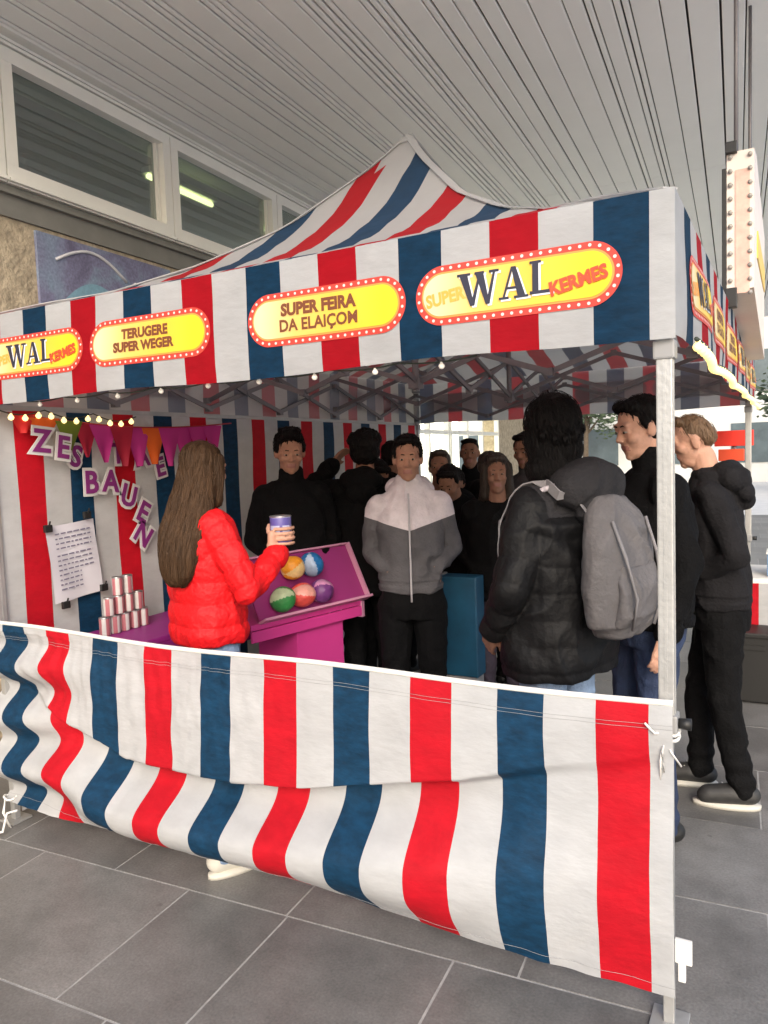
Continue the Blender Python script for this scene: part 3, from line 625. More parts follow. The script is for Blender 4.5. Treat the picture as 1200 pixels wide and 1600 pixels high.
def npt(y, z, o=0): v = Mn @ Vector((0, y-2.54, z-1.17)); return Vector((WY+.012+o, 2.54+v.y, 1.17+v.z))
g = G(); ys = [2.40, 2.69]; V = []
for i in range(9):
    for j in range(9): V.append(npt(ys[0]+(ys[1]-ys[0])*i/8, .985+.38*j/8, .006*math.sin(i*.9+j*.5)))
g.add(V, [(i*9+j, (i+1)*9+j, (i+1)*9+j+1, i*9+j+1) for i in range(8) for j in range(8)]); g.build('sheet', mat('notice_paper', (.58, .57, .62), .6), nb_, True)
g = G(); rr = random.Random(5)
for k in range(12):
    y_ = 2.44; z_ = 1.32-k*.024-(.012 if k > 3 else 0)
    end = 2.65 if k < 8 else 2.57
    while y_ < end: l_ = rr.uniform(.012, .035); g.add([npt(y_, z_, .009), npt(min(y_+l_, end), z_, .009), npt(min(y_+l_, end), z_+.007, .009), npt(y_, z_+.007, .009)], [(0, 1, 2, 3)]); y_ += l_+.008
    if k in (3, 11): g.build('text_block', mat('print_grey', (.16, .15, .22), .6), nb_); g = G()
for y_, z_ in ((2.405, 1.36), (2.64, 1.39), (2.69, 1.0), (2.45, .97)): g = G(); p = npt(y_, z_, .012); g.box(p, (.018, .042, .036), 0, bev=.004); g.tube(p+Vector((.008, 0, .01)), p+Vector((.02, 0, .035)), .004); g.build('clip', BLK, nb_)

# ---------------------------------------------------------------- side table with stacked cans
PTOP = mat('table_purple', (.24, .015, .17), .5, .08, 5); PLEG = mat('steel_leg', (.4, .4, .4), .35, metal=.7)
TY = -.17
st_ = root('side_table', 'narrow table with a purple top standing along the canvas wall', 'table', (-2.93, 3.2, 0))
g = G(); g.box((-2.93, 3.12, .785), (.44, 1.14, .03), 0, bev=.006); g.build('table_top', PTOP, st_)
g = G(); g.box((-2.71, 3.12, .70), (.012, 1.12, .14)); g.box((-2.93, 2.557, .70), (.42, .012, .14)); g.build('apron', PTOP, st_)
for x, y in ((-3.12, 2.6), (-2.74, 2.6), (-3.12, 3.64), (-2.74, 3.64)): g = G(); g.box((x, y, .385), (.03, .03, .77), 0, bev=.003); g.build('leg', PLEG, st_)
CANW = mat('can_white', (.50, .48, .47), .4); CANR = mat('can_stripe_red', (.36, .12, .14), .4); CANM = mat('can_metal', (.5, .5, .5), .3, metal=.9)
def can(loc, label, cat='tin can', group=None, r=.027, h=.088, mats=None, sec=4, rot=None, name='tin_can'):
    t = root(name, label, cat, loc, group=group, local=True)
    if rot is not None: t.rotation_euler = rot
    g = G(); g.lathe([(r*.97, 0), (r, .004), (r, h*.3), (r, h*.7), (r, h-.004), (r*.97, h)], n=24, mfn=(mats[3] if mats and len(mats) > 3 else lambda i, j: (j//3) % 2)); g.build('can_body', list(mats[:3]) if mats else [CANW, CANR], t, True)
    g = G(); g.lathe([(r*.80, h-.006), (r*.94, h-.004), (r*1.03, h-.001), (r*1.03, h+.003), (r*.94, h+.004), (r*.9, h-.003)], n=24); g.build('rim', CANM, t, True)
    return t
c0 = None
rown = ('bottom', 'middle', 'top')
def dup(rt, loc, label):
    r_ = rt.copy(); COL.objects.link(r_); r_.location = loc; r_['label'] = label
    for ch in rt.children: c = ch.copy(); COL.objects.link(c); c.parent = r_
    return r_
ordn = ('first', 'second', 'third', 'fourth', 'fifth')
for row, (n_, y0) in enumerate(((5, 2.80), (4, 2.832), (2, 2.895))):
    for k in range(n_):
        loc = (-3.0, y0+TY-.07+k*.063, .802+row*.094); lb = f'red and white striped can, {ordn[k]} from the left in the {rown[row]} row of the stack'
        if c0 is None: c0 = can(loc, lb, group='cans stacked in a pyramid on the side table'); c0.rotation_euler.z = .3
        else: q = dup(c0, loc, lb); q.rotation_euler.z = k*1.3+row

# ---------------------------------------------------------------- pink game counter, tray and balls
PINK = mat('pink_panel', (.62, .045, .27), .45, .04, 4); PINKD = mat('plum_panel', (.30, .03, .17), .5, .05, 4); EDGE = mat('panel_edge', (.60, .28, .42), .4)
ct = root('game_counter', 'pink game counter with a T shaped stand and raised plum coloured tray', 'counter', (-2.25, 3.3, 0))
a0, a1 = Vector((-2.32, 2.98, 0)), Vector((-2.15, 3.68, 0)); du = (a1-a0).normalized(); dn = Vector((-du.y, du.x, 0)); LN = (a1-a0).length
def cp(u, v, z): p = a0+du*u+dn*v; return Vector((p.x, p.y, z))
def slab(name, u0, u1, v0, v1, z0, z1, m_, bev=.004):
    g = G(); ang = math.atan2(du.y, du.x); Mr = Matrix.Rotation(ang, 3, 'Z'); c = cp((u0+u1)/2, (v0+v1)/2, (z0+z1)/2); g.box(c, (u1-u0, v1-v0, z1-z0), 0, Mr, bev=bev); return g.build(name, m_, ct)
slab('counter_top', -.10, LN-.03, .0, .50, .80, .83, PINK); slab('front_rail', -.10, LN-.035, -.006, .01, .74, .797, PINK)
slab('stand_panel', .22, LN-.16, .03, .36, .04, .735, PINK); slab('base', .10, LN-.05, -.02, .44, .0, .035, PINKD)
g = G(); g.box(cp(LN-.03, .01, .775), (.03, .03, .09), bev=.003); g.build('corner_bracket', EDGE, ct)
tr0, tr1 = (.0, .84), (.15, 1.13)
def tp(u, k, o=0):   # k 0 at the lower front edge, 1 at the upper back edge
    nrm = Vector((0, 0, 0)); v = tr0[0]+(tr1[0]-tr0[0])*k; z = tr0[1]+(tr1[1]-tr0[1])*k; dl = math.hypot(tr1[0]-tr0[0], tr1[1]-tr0[1]); return cp(u, v-o*(tr1[1]-tr0[1])/dl, z+o*(tr1[0]-tr0[0])/dl)
ty = root('ball_tray', 'sloping plum coloured tray with a pale edge on the pink counter', 'tray', tp(.3, 0))
def tslab(name, u0, u1, k0, k1, o0, o1, m_):
    g = G(); vs = [tp(u, k, o) for u in (u0, u1) for k in (k0, k1) for o in (o0, o1)]; g.add(vs, [(0, 1, 3, 2), (4, 6, 7, 5), (0, 4, 5, 1), (2, 3, 7, 6), (0, 2, 6, 4), (1, 5, 7, 3)]); return g.build(name, m_, ty)
tslab('back_panel', -.04, LN, 0, 1, -.012, 0, PINKD)
tslab('edge_strip', -.045, LN+.012, -.04, 0, -.014, .05, EDGE); tslab('edge_strip', LN, LN+.012, 0, 1.02, -.014, .03, EDGE); tslab('edge_strip', -.045, LN, 1.0, 1.03, -.014, .02, EDGE)
def ball(u, k, c, lb):
    t = root('throwing_ball', lb, 'ball', tp(u, k, .066), group='coloured balls on the sloping tray', local=True); t.rotation_euler = (u*9, k*5, u*13)
    b = bmesh.new(); bmesh.ops.create_icosphere(b, subdivisions=4, radius=.060)
    me = bpy.data.meshes.new('ball_shell'); 
    for v in b.verts: v.co *= 1.07*(1+.10*noise.noise(v.co*16)); v.co.z *= 1.06
    b.faces.ensure_lookup_table()
    for f in b.faces:
        q = f.calc_center_median(); f.material_index = 1 if (math.floor((math.atan2(q.y, q.x)+3.15)/(math.pi/3)) % 3 == 0) else 0; f.smooth = True
    b.to_mesh(me); b.free(); me.materials.append(mat('ball_'+c[0], c[1], .45, .25, 18, .3, 40)); me.materials.append(mat('ball_pale_'+c[0], c[2], .4, .2, 25)); o = bpy.data.objects.new('ball_shell', me); COL.objects.link(o); o.parent = t
    g = G(); 
    for a in range(3): g.path([Vector((.0605*math.cos(s), .0605*math.sin(s), 0)) for s in [i*math.pi/12 for i in range(25)]], .0018, 5) if a == 0 else g.path([Matrix.Rotation(a*math.pi/3, 3, 'Z') @ Vector((.0605*math.cos(s), 0, .0605*math.sin(s))) for s in [i*math.pi/12 for i in range(25)]], .0018, 5)
    g.build('seam', mat('ball_seam_'+c[0], tuple(x*.5 for x in c[1]), .6), t, True)
ball(.225, .70, ('orange', (.78, .30, .02), (.80, .55, .25)), 'orange ball with a pale patch, upper left on the sloping tray')
ball(.36, .70, ('blue', (.02, .16, .42), (.35, .45, .62)), 'blue ball with pale patches, upper right on the sloping tray')
ball(.09, .22, ('green', (.04, .26, .07), (.45, .55, .35)), 'green ball with a pale side, lowest and leftmost on the sloping tray')
ball(.225, .22, ('coral', (.70, .08, .07), (.75, .35, .30)), 'coral red ball between the green and purple balls')
ball(.36, .22, ('purple', (.16, .04, .20), (.55, .25, .45)), 'purple and pink ball, lower right on the sloping tray')

# teal board behind the boy, things right of the stall
tb = root('display_stand', 'teal blue stand with a grey edge and foot, beside the legs of the boy', 'stand', (-1.63, 3.86, 0))
g = G(); g.box((-1.63, 3.86, .68), (.22, .12, .56), 0, bev=.008); g.build('stand_body', mat('teal_paint', (.008, .075, .14), .5, .35, 3), tb)
g = G(); g.box((-1.753, 3.86, .68), (.022, .13, .57), bev=.003); g.build('edge_profile', ALU, tb)
g = G(); g.box((-1.63, 3.86, .199), (.20, .11, .398), 0, bev=.008); g.build('foot', mat('grey_plastic', (.28, .28, .28), .5), tb)
wt = root('folding_table', 'white folding table with a red striped cloth beyond the right of the stall', 'table', (.15, 5.75, 0))
g = G(); g.box((.30, 5.75, .735), (1.2, .62, .035), 0, bev=.006); g.build('table_top', WPL, wt)
for x, y in ((-.22, 5.5), (-.22, 6.0), (.82, 5.5), (.82, 6.0)): g = G(); g.tube((x, y, 0), (x, y, .72), .014); g.build('leg', DARKALU, wt, True)
g = G()
for k in range(16): g.box((-.27+.075*k+.0375, 5.435+.004*math.sin(k*2.0), .575), (.075, .006, .29), k % 2)
g.build('striped_cloth', [CR, CW], wt)
ck = root('black_crate', 'black plastic crate standing on the pavement under the striped cloth', 'crate', (-.24, 5.3, 0))
g = G(); g.box((-.21, 5.28, .22), (.30, .24, .43), 0, bev=.012); g.build('crate_body', BLK, ck)
g = G(); g.box((-.21, 5.28, .437), (.33, .27, .03), 0, bev=.006); g.box((-.21, 5.155, .36), (.12, .012, .03)); g.build('lid', BLK, ck)
bb_ = root('blue_box', 'pale blue box on the white folding table', 'box', (-.06, 5.7, .753))
g = G(); g.box((-.02, 5.62, .83), (.26, .2, .15), 0, bev=.006); g.build('box_body', mat('box_blue', (.16, .30, .50), .5, .3, 9), bb_); g = G(); g.box((-.02, 5.62, .91), (.27, .21, .012)); g.build('lid', WPL, bb_)
ws = root('white_screen', 'pale upright partition board beyond the folding table', 'partition', (.1, 7.6, 0))
g = G(); g.box((.35, 7.6, .82), (1.0, .04, 1.55), 0, bev=.004); g.build('board', mat('screen_white', (.66, .67, .62), .6, .05, 2), ws); g = G(); g.box((.35, 7.6, .02), (.9, .4, .04), 0, bev=.005); g.build('foot', DARKALU, ws)
rs = root('red_sign', 'small bright red two tier board on a thin post beyond the man in the hoodie', 'sign', (-.42, 7.0, 0))
g = G(); g.tube((-.44, 7.0, 0), (-.44, 7.0, 1.62), .02); g.build('post', DARKALU, rs, True)
g = G(); g.box((-.44, 6.98, 1.68), (.30, .03, .13), 0, bev=.006); g.build('board', mat('sign_red', (.75, .03, .015), .5), rs); g = G(); g.box((-.46, 6.98, 1.54), (.20, .03, .10), 0, bev=.006); g.build('lower_board', mat('sign_orange_red', (.70, .07, .02), .5), rs)

# ---------------------------------------------------------------- people
class Blob:
    def __init__(s): s.b = bmesh.new(); s.M = Matrix.Identity(4)
    def ell(s, c, r, rot=None, sub_=3):
        Q = rot.to_4x4() if rot else Matrix.Identity(4)
        bmesh.ops.create_icosphere(s.b, subdivisions=sub_, radius=1, matrix=s.M @ Matrix.Translation(c) @ Q @ Matrix.Diagonal((*r, 1)))
    def cap(s, a, b, ra, rb=None, fl=1, n=14):
        a, b = s.M @ Vector(a), s.M @ Vector(b); rb = ra if rb is None else rb; d = b-a
        if d.length < 1e-5: d = Vector((0, 0, 1e-4))
        q = d.to_track_quat('Z', 'Y'); L_ = d.length; rows = []
        for k in range(5): t = -math.pi/2+k*math.pi/10; rows.append((ra*math.sin(t), ra*math.cos(t)))
        rows += [(0, ra), (L_/3, ra+(rb-ra)/3), (2*L_/3, ra+(rb-ra)*2/3)]
        for k in range(6): t = k*math.pi/10; rows.append((L_+rb*math.sin(t), rb*math.cos(t)))
        vs = []
        for z, r_ in rows: vs.append([s.b.verts.new(a+q @ Vector((max(r_, .0004)*math.cos(6.2832*i/n), max(r_, .0004)*fl*math.sin(6.2832*i/n), z))) for i in range(n)])
        for A_, B_ in zip(vs, vs[1:]):
            for i in range(n): s.b.faces.new((A_[i], A_[(i+1) % n], B_[(i+1) % n], B_[i]))
        s.b.faces.new(vs[0][::-1]); s.b.faces.new(vs[-1])
    def loft(s, rings, n=26, pw=2.3):
        vs = []
        for cx, cy, cz, rx, ry in rings:
            row = []
            for i in range(n):
                a = 6.2832*i/n; c_, s_ = math.cos(a), math.sin(a); e = 2/pw
                row.append(s.b.verts.new(s.M @ Vector((cx+rx*math.copysign(abs(c_)**e, c_), cy+ry*math.copysign(abs(s_)**e, s_), cz))))
            vs.append(row)
        for A_, B_ in zip(vs, vs[1:]):
            for i in range(n): s.b.faces.new((A_[i], A_[(i+1) % n], B_[(i+1) % n], B_[i]))
        s.b.faces.new(vs[0][::-1]); s.b.faces.new(vs[-1])
    def out(s, name, mats, parent, vox=.008, smooth=2, disp=None, matfn=None, lean=None, cuts=()):
        bmesh.ops.recalc_face_normals(s.b, faces=s.b.faces[:])
        me = bpy.data.meshes.new(name); s.b.to_mesh(me); s.b.free(); o = bpy.data.objects.new(name, me); COL.objects.link(o)
        r_ = o.modifiers.new('r', 'REMESH'); r_.mode = 'VOXEL'; r_.voxel_size = vox
        if smooth: q = o.modifiers.new('s', 'SMOOTH'); q.iterations = smooth; q.factor = .5
        dg = bpy.context.evaluated_depsgraph_get(); dg.update(); me2 = bpy.data.meshes.new_from_object(o.evaluated_get(dg)); o.modifiers.clear(); o.data = me2; me2.name = name; bpy.data.meshes.remove(me)
        if disp or lean:
            ns = [v.normal.copy() for v in me2.vertices]
            for v, n_ in zip(me2.vertices, ns):
                p = v.co.copy()
                if disp: p += n_*disp(p, n_)
                if lean: p = lean(p)
                v.co = p
        if cuts:
            cb = bmesh.new(); cb.from_mesh(me2)
            for co_, no_ in cuts: bmesh.ops.bisect_plane(cb, geom=cb.verts[:]+cb.edges[:]+cb.faces[:], plane_co=co_, plane_no=no_)
            cb.to_mesh(me2); cb.free()
        for m_ in (mats if isinstance(mats, (list, tuple)) else [mats]): me2.materials.append(m_)
        if matfn: me2.polygons.foreach_set('material_index', [matfn(p.center, p.normal) for p in me2.polygons])
        me2.polygons.foreach_set('use_smooth', [True]*len(me2.polygons)); me2.update(); o.parent = parent; return o
def seg_d(p, a, b):
    ab = b-a; t = max(0, min(1, (p-a).dot(ab)/ab.length_squared)); return (p-(a+ab*t)).length, t*ab.length
def folds(amp, seed, fx=5):
    def f(p, n):
        q = Vector((p.x*fx+seed, p.y*fx, p.z*fx*.8)); a = noise.noise(q+Vector((noise.noise(q*.7)*1.5, 0, noise.noise(q*.9+Vector((5, 5, 5)))*1.2)))
        return amp*(1-abs(a)*3.2)+amp*.5*noise.noise(q*3.1)
    return f
FACE = {}
def head_prims(b, neck=True):
    b.ell((0, -.012, .035), (.073, .090, .080)); b.ell((0, .018, -.018), (.062, .068, .082)); b.ell((0, .030, -.068), (.046, .050, .040)); b.ell((0, .062, -.090), (.021, .018, .017))
    b.cap((0, .080, .016), (0, .100, -.020), .0075, .010, n=8); b.ell((.011, .092, -.025), (.009, .010, .007), sub_=2); b.ell((-.011, .092, -.025), (.009, .010, .007), sub_=2)
    b.cap((-.040, .074, .032), (.040, .074, .032), .011, n=8); b.ell((.036, .054, -.020), (.026, .028, .024)); b.ell((-.036, .054, -.020), (.026, .028, .024))
    b.cap((-.017, .079, -.049), (.017, .079, -.049), .0065, n=8); b.cap((-.014, .078, -.060), (.014, .078, -.060), .007, n=8)
    for sx in (1, -1): b.cap((sx*.020, .079, .015), (sx*.040, .074, .014), .0075, n=8); b.cap((sx*.020, .076, -.002), (sx*.038, .071, -.001), .007, n=8)
    for sx in (1, -1): b.ell((sx*.075, -.004, -.002), (.010, .019, .030), Matrix.Rotation(sx*.3, 3, 'Z'))
def relaxed_hand(b, w_, d, n_, side, curl=.5, spread=1.0):
    """palm + five bent fingers; w_ wrist, d direction, n_ palm normal"""
    w_, d, n_ = Vector(w_), Vector(d).normalized(), Vector(n_).normalized(); x = d.cross(n_)*side
    for k in range(4): b.cap(w_+x*(-.024+.016*k)*.8+d*.01, w_+x*(-.026+.0175*k)+d*.085, .014, .012, n=8)
    for k, L_ in enumerate((.062, .072, .067, .052)):
        p = w_+x*(-.028+.0185*k)*spread+d*.088; a = .25*curl
        for seg, f in enumerate((.45, .32, .23)):
            q = p+(d*math.cos(a)+n_*math.sin(a))*L_*f; b.cap(p, q, .0088-.0008*seg, .0082-.0009*seg, n=8); p = q; a += .6*curl
    p = w_-x*.022+d*.022; q = p-x*.026+d*.030+n_*.010; r_ = q-x*.006+d*.028+n_*.008; b.cap(p, q, .012, .010, n=8); b.cap(q, r_, .010, .008, n=8)
def add_strands(ho, m_, style, cnt, hc):
    from mathutils.bvhtree import BVHTree
    me = ho.data; T = BVHTree.FromPolygons([v.co.copy() for v in me.vertices], [tuple(p.vertices) for p in me.polygons]); rr = random.Random(cnt); g = G(); ps = me.polygons
    long_ = style in ('long', 'afro'); curl = .9 if style == 'curly' else (.35 if style == 'afro' else .12)
    for k in range(cnt):
        for _ in range(40):
            p = ps[rr.randrange(len(ps))].center.copy()
            if p.z > hc.z+(.0 if long_ else .02)-(.25*rr.random() if long_ else 0): break
        n_steps, st = (rr.randint(8, 18), .028) if style == 'long' else ((rr.randint(3, 8), .016) if style == 'afro' else (rr.randint(3, 5), .012)); off = rr.uniform(.001, .006 if style != 'afro' else .012)
        wd = rr.uniform(.0012, .0026); pts = []; ph = rr.random()*6.28; side = None
        for i in range(n_steps):
            q, n_, _, _ = T.find_nearest(p)
            if q is None: break
            pts.append((q+n_*(off if i else -.002), n_))
            d = Vector((0, -.25, -1)) if not (style in ('short', 'crop', 'quiff', 'curly')) else Vector((q.x*4, .35 if q.z > hc.z+.09 else -.3, -.9 if q.z < hc.z+.10 else -.1))
            d = d-n_*d.dot(n_)
            if d.length < .05: break
            d.normalize(); sd_ = n_.cross(d); p = q+(d+sd_*curl*math.sin(i*1.5+ph)+sd_*rr.uniform(-.1, .1)).normalized()*st
            if (p-q).length < st*.3: break
        if len(pts) < 3: continue
        vs = []; L_ = len(pts)
        for i, (q, n_) in enumerate(pts):
            d = (pts[min(i+1, L_-1)][0]-pts[max(i-1, 0)][0]).normalized(); x = d.cross(n_); x = x.normalized()*wd*(1-.8*(i/(L_-1))**2); vs += [q-x, q+n_*wd*.7, q+x]
        g.add(vs, [(3*i+a, 3*i+a+1, 3*i+a+4, 3*i+a+3) for i in range(L_-1) for a in range(2)])
    o = g.build('hair_strands', m_, None, True); o.parent = ho
def person(label, loc, face, H=1.75, skin=SKIN, top=None, topname='jacket', legs=None, hair=None, hairstyle='short', head=(0, 0), arms='pockets', hemz=.86, bulk=1.0, puff=0,
           hood=None, feet=((.10, .02), (-.10, 0)), shoe=BLK, sole=None, vox=.007, strands=0, lean=0, hands=True, headoff=(0, 0, 0), topmat=None, fold=.009, grip=None, collar=None, fringe=True):
    s_ = H/1.75; rz_ = math.atan2(-face[0], face[1]); t = root('person', label, 'person', (loc[0], loc[1], 0), rz_, local=True)
    S = Matrix.Diagonal((s_, s_, s_, 1))
    def LN_(p):
        q = p.copy(); k = max(0, (p.z-.95*s_)/s_); q.y += lean*k+lean*.5*k*k; return q
    lf = LN_ if lean else None
    SH = [Vector((.155, -.005, 1.39)), Vector((-.155, -.005, 1.39))]
    if arms == 'pockets': AR = [(Vector((.218, -.06, 1.15)), Vector((.125, .065, 1.06))), (Vector((-.218, -.06, 1.15)), Vector((-.125, .065, 1.06)))]
    elif arms == 'down': AR = [(Vector((.235, -.03, 1.14)), Vector((.245, .05, .88))), (Vector((-.235, -.03, 1.14)), Vector((-.245, .05, .88)))]
    else: AR = [(Vector(a), Vector(b)) for a, b in arms]
    fw = .93+.11*((loc[0]*37.7+loc[1]*11.3) % 1); HC = Vector((0, .025, 1.630))+Vector(headoff); HM = Matrix.Translation(HC) @ Matrix.Rotation(head[0], 4, 'Z') @ Matrix.Rotation(head[1], 4, 'X') @ Matrix.Diagonal((fw, 1, 1.0+(1-fw)*.5, 1))
    # body
    b = Blob(); b.M = S @ HM; head_prims(b); b.M = S
    nb0 = HM @ Vector((0, -.025, -.06)); b.cap(nb0, (0, -.015, 1.47), .055, .062); b.cap((0, -.015, 1.47), (0, -.01, 1.40), .058, .07)
    b.loft([(0, 0, .86, .14, .09), (0, 0, .95, .15, .10), (0, 0, 1.08, .13, .085), (0, 0, 1.25, .145, .10), (0, -.005, 1.36, .145, .09), (0, -.01, 1.43, .08, .06)])
    for k in (0, 1):
        sh, (el, wr) = SH[k], AR[k]; b.cap((sh.x*.4, 0, 1.40), sh, .05, .045); b.cap(sh, el, .042, .036); b.cap(el, wr, .036, .026)
        sx = 1 if k == 0 else -1; fx, fy = feet[k]; kn = Vector(((fx+sx*.09)/2+sx*.005, fy*.5+.03, .50)); an = Vector((fx, fy-.02, .09))
        b.cap((sx*.085, 0, .88), kn, .072, .048); b.cap(kn, an, .046, .034); b.cap(an+Vector((0, .0, -.03)), (fx+sx*.012, fy+.12, .045), .035, .028)
        if hands and not (grip and grip[0] == k):
            d = (wr-el).normalized() if arms != 'pockets' else Vector((-sx*.45, -.15, -.9)).normalized(); relaxed_hand(b, wr, d, Vector((-sx, 0, 0)) if arms != 'pockets' else Vector((0, -1, 0)), -sx if False else sx, .7)
    if grip:
        k, cc_, R_, a0_ = grip; cc_ = Vector(cc_); wr = AR[k][1]; sx = 1 if k == 0 else -1
        pd = Vector((math.cos(a0_), math.sin(a0_), 0)); pc = cc_+pd*(R_+.012)+Vector((0, 0, -.02)); b.cap(wr, pc+Vector((0, 0, -.035)), .026, .026); b.cap(pc+Vector((0, 0, -.035)), pc+Vector((0, 0, .015)), .022, .020)
        for f in range(4):
            z_ = .020-.0225*f; p = None
            for q in range(6):
                a = a0_+.25+q*(.42, .46, .43, .36)[f]; r__ = R_+.008; v = cc_+Vector((math.cos(a)*r__, math.sin(a)*r__, z_))
                if p is not None: b.cap(p, v, .0080, .0074, n=8)
                p = v
        p = None
        for q in range(4):
            a = a0_-.2-q*.36; v = cc_+Vector((math.cos(a)*(R_+.009), math.sin(a)*(R_+.009), -.01+.014*q))
            if p is not None: b.cap(p, v, .011, .0095, n=8)
            p = v
    IHM = (S @ HM).inverted()
    def bm_(c, n_):
        if lean: pass
        q = IHM @ c; return 1 if (abs(q.x) < .024 and q.y > .070 and -.066 < q.z < -.044) else 0
    body = b.out('body', [skin, LIP], t, vox*.85 if not grip else .0042, 1, None, bm_, None)
    if lean:
        for v in body.data.vertices: v.co = LN_(v.co)
    def headpart(g, name, m_, sm=True):
        o = g.build(name, m_, None, sm)
        for v in o.data.vertices:
            p = S @ HM @ v.co; v.co = LN_(p) if lean else p
        o.parent = t; return o
    for sx in (1, -1):
        g = G(); g.lathe([(.001, -.011), (.007, -.0085), (.011, 0), (.007, .0085), (.001, .011)], (sx*.029, .0775, .008), 12, M=Matrix.Diagonal((1.1, .85, .42))); 
        e_ = headpart(g, 'eye', EYEW); g = G(); g.lathe([(.0005, -.003), (.0052, -.002), (.0052, .002), (.0005, .003)], (sx*.029, .0862, .007), 12, M=Matrix.Rotation(math.pi/2, 3, 'X')); i_o = headpart(g, 'iris', EYED); i_o.parent = e_
        if hair: g = G(); g.path([(sx*.014, .0855, .030), (sx*.028, .0855, .033), (sx*.044, .074, .029)], lambda q: .0028, 6); headpart(g, 'eyebrow', hair)
    # hair
    if hair:
        b = Blob(); b.M = S @ HM
        hv = {'short': 0, 'crop': -.006, 'curly': .012, 'long': .006, 'cap': 0, 'quiff': .004, 'afro': .024}[hairstyle]
        b.ell((0, -.024-hv, .050+hv*.4), (.080+hv*.8, .090+hv, .079+hv)); b.ell((0, -.045, .005 if hairstyle != 'crop' else .03), (.077+hv, .068+hv, .070+hv))
        if fringe:
            for k in range(7): a = -.9+1.8*k/6; b.ell((.060*math.sin(a), .046*math.cos(a)+.008, .096+.008*math.cos(a*2)), (.022, .026, .019+hv*.4))
        if hairstyle == 'quiff': b.ell((0, .045, .118), (.055, .045, .028)); b.ell((0, 0, .125), (.06, .06, .02))
        if hairstyle in ('short', 'curly', 'quiff'):
            for sx in (1, -1): b.ell((sx*.068, .004, .035), (.014+hv*.6, .028, .034))
        if hairstyle == 'curly':
            rr = random.Random(int(loc[0]*100))
            for k in range(60):
                v = Vector((rr.gauss(0, 1), rr.gauss(-.3, 1), rr.gauss(.6, .8))).normalized(); b.ell((v.x*.092, v.y*.095-.035, max(v.z, -.1 if v.y > 0 else -1)*.080+.062), (.014, .014, .014), sub_=2)
        if hairstyle == 'afro':
            b.ell((0, -.05, -.03), (.098, .085, .095)); b.ell((0, -.04, -.10), (.10, .085, .07))
            rr = random.Random(9)
            for k in range(40):
                v = Vector((rr.gauss(0, 1), rr.gauss(-.3, 1), rr.gauss(.2, .9))).normalized()
                if v.y > .5 and v.z < .3: continue
                b.ell((v.x*.103, v.y*.108-.045, v.z*.118+.025), (.014, .014, .014), sub_=2)
        if hairstyle == 'long':
            for sx in (1, -1): b.cap((sx*.070, .0, .05), (sx*.078, -.02, -.13), .026+hv*.5, .026)
            ln = 1.0
            b.loft([(0, -.045, .05, .075, .06), (0, -.06, -.05, .092+hv, .062), (0, -.098, -.16*ln, .112+hv, .060), (0, -.148, -.27*ln, .112+hv, .056), (0, -.172, -.37*ln, .10, .048), (.0, -.180, -.45*ln, .075, .036), (0, -.180, -.49*ln, .04, .02)])
        st = (70, 70, 9) if hairstyle in ('long', 'short', 'quiff') else (55, 55, 40)
        am = {'long': .006, 'short': .006, 'crop': .003, 'curly': .007, 'afro': .004, 'quiff': .007, 'cap': .001}[hairstyle]
        ho = b.out('hair', hair, t, vox*.8, 1, lambda p, n_: am*noise.noise(Vector((p.x*st[0], p.y*st[1], p.z*st[2]))), None, lf)
        if strands: add_strands(ho, hair, hairstyle, strands, HC*s_)
    # trousers
    if legs:
        b = Blob(); b.M = S; b.loft([(0, 0, .80, .165, .115), (0, 0, .88, .172, .125), (0, 0, .95, .155, .108), (0, 0, 1.02, .13, .085)])
        for k in (0, 1):
            sx = 1 if k == 0 else -1; fx, fy = feet[k]; kn = Vector(((fx+sx*.09)/2+sx*.005, fy*.5+.03, .50)); an = Vector((fx, fy-.02, .085))
            b.cap((sx*.088, -.002, .86), kn, .094, .070); b.cap(kn, an, .070, .054)
        def ff(p, n_, k_=folds(.006, loc[0]*3, 7)):
            z = p.z/s_; return k_(p, n_)+.006*math.sin(z*75+p.x*12)*max(0, 1-abs(z-.15)/.13)+.004*math.sin(z*60+p.x*20)*max(0, 1-abs(z-.50)/.1)
        b.out('trousers', legs, t, vox, 1, ff, None, None)
    for k in (0, 1):
        sx = 1 if k == 0 else -1; fx, fy = feet[k]; b = Blob(); b.M = S
        b.cap((fx, fy-.05, .06), (fx+sx*.012, fy+.13, .045), .046, .040, .95); b.cap((fx, fy-.03, .08), (fx, fy-.01, .12), .046, .044); b.cap((fx+sx*.005, fy+.03, .06), (fx+sx*.01, fy+.12, .05), .046, .043)
        so_ = b.out('shoe', shoe, t, vox, 1, lambda p, n_: 0 if p.z > .03 else (max(0, .012-p.z)), None, None)
        for v in so_.data.vertices: v.co.z = max(v.co.z, .012)
        if shoe is SHB:
            g = G()
            for q in range(4): g.bar(((fx-.018), fy+.03+.022*q, .104-.010*q), ((fx+.026), fy+.04+.022*q, .104-.010*q), .004, .006)
            for v_i in range(len(g.v)): g.v[v_i] = tuple(Vector(g.v[v_i])*s_)
            o = g.build('laces', WPL, None); o.parent = so_
        if sole:
            g = G(); vs = []; nn = 20
            for z_ in (.0, .020):
                for i in range(nn): a = 6.2832*i/nn; c_, q_ = math.cos(a), math.sin(a); vs.append(Vector(((fx+sx*.006)+c_*(.047-.004*q_), fy+.045+q_*.142, z_))*s_)
            g.add(vs, [(i, (i+1) % nn, nn+(i+1) % nn, nn+i) for i in range(nn)]+[tuple(range(nn))[::-1], tuple(range(nn, 2*nn))]); o = g.build('sole', sole, None, True); o.parent = so_
    # jacket
    b = Blob(); b.M = S; k_ = bulk
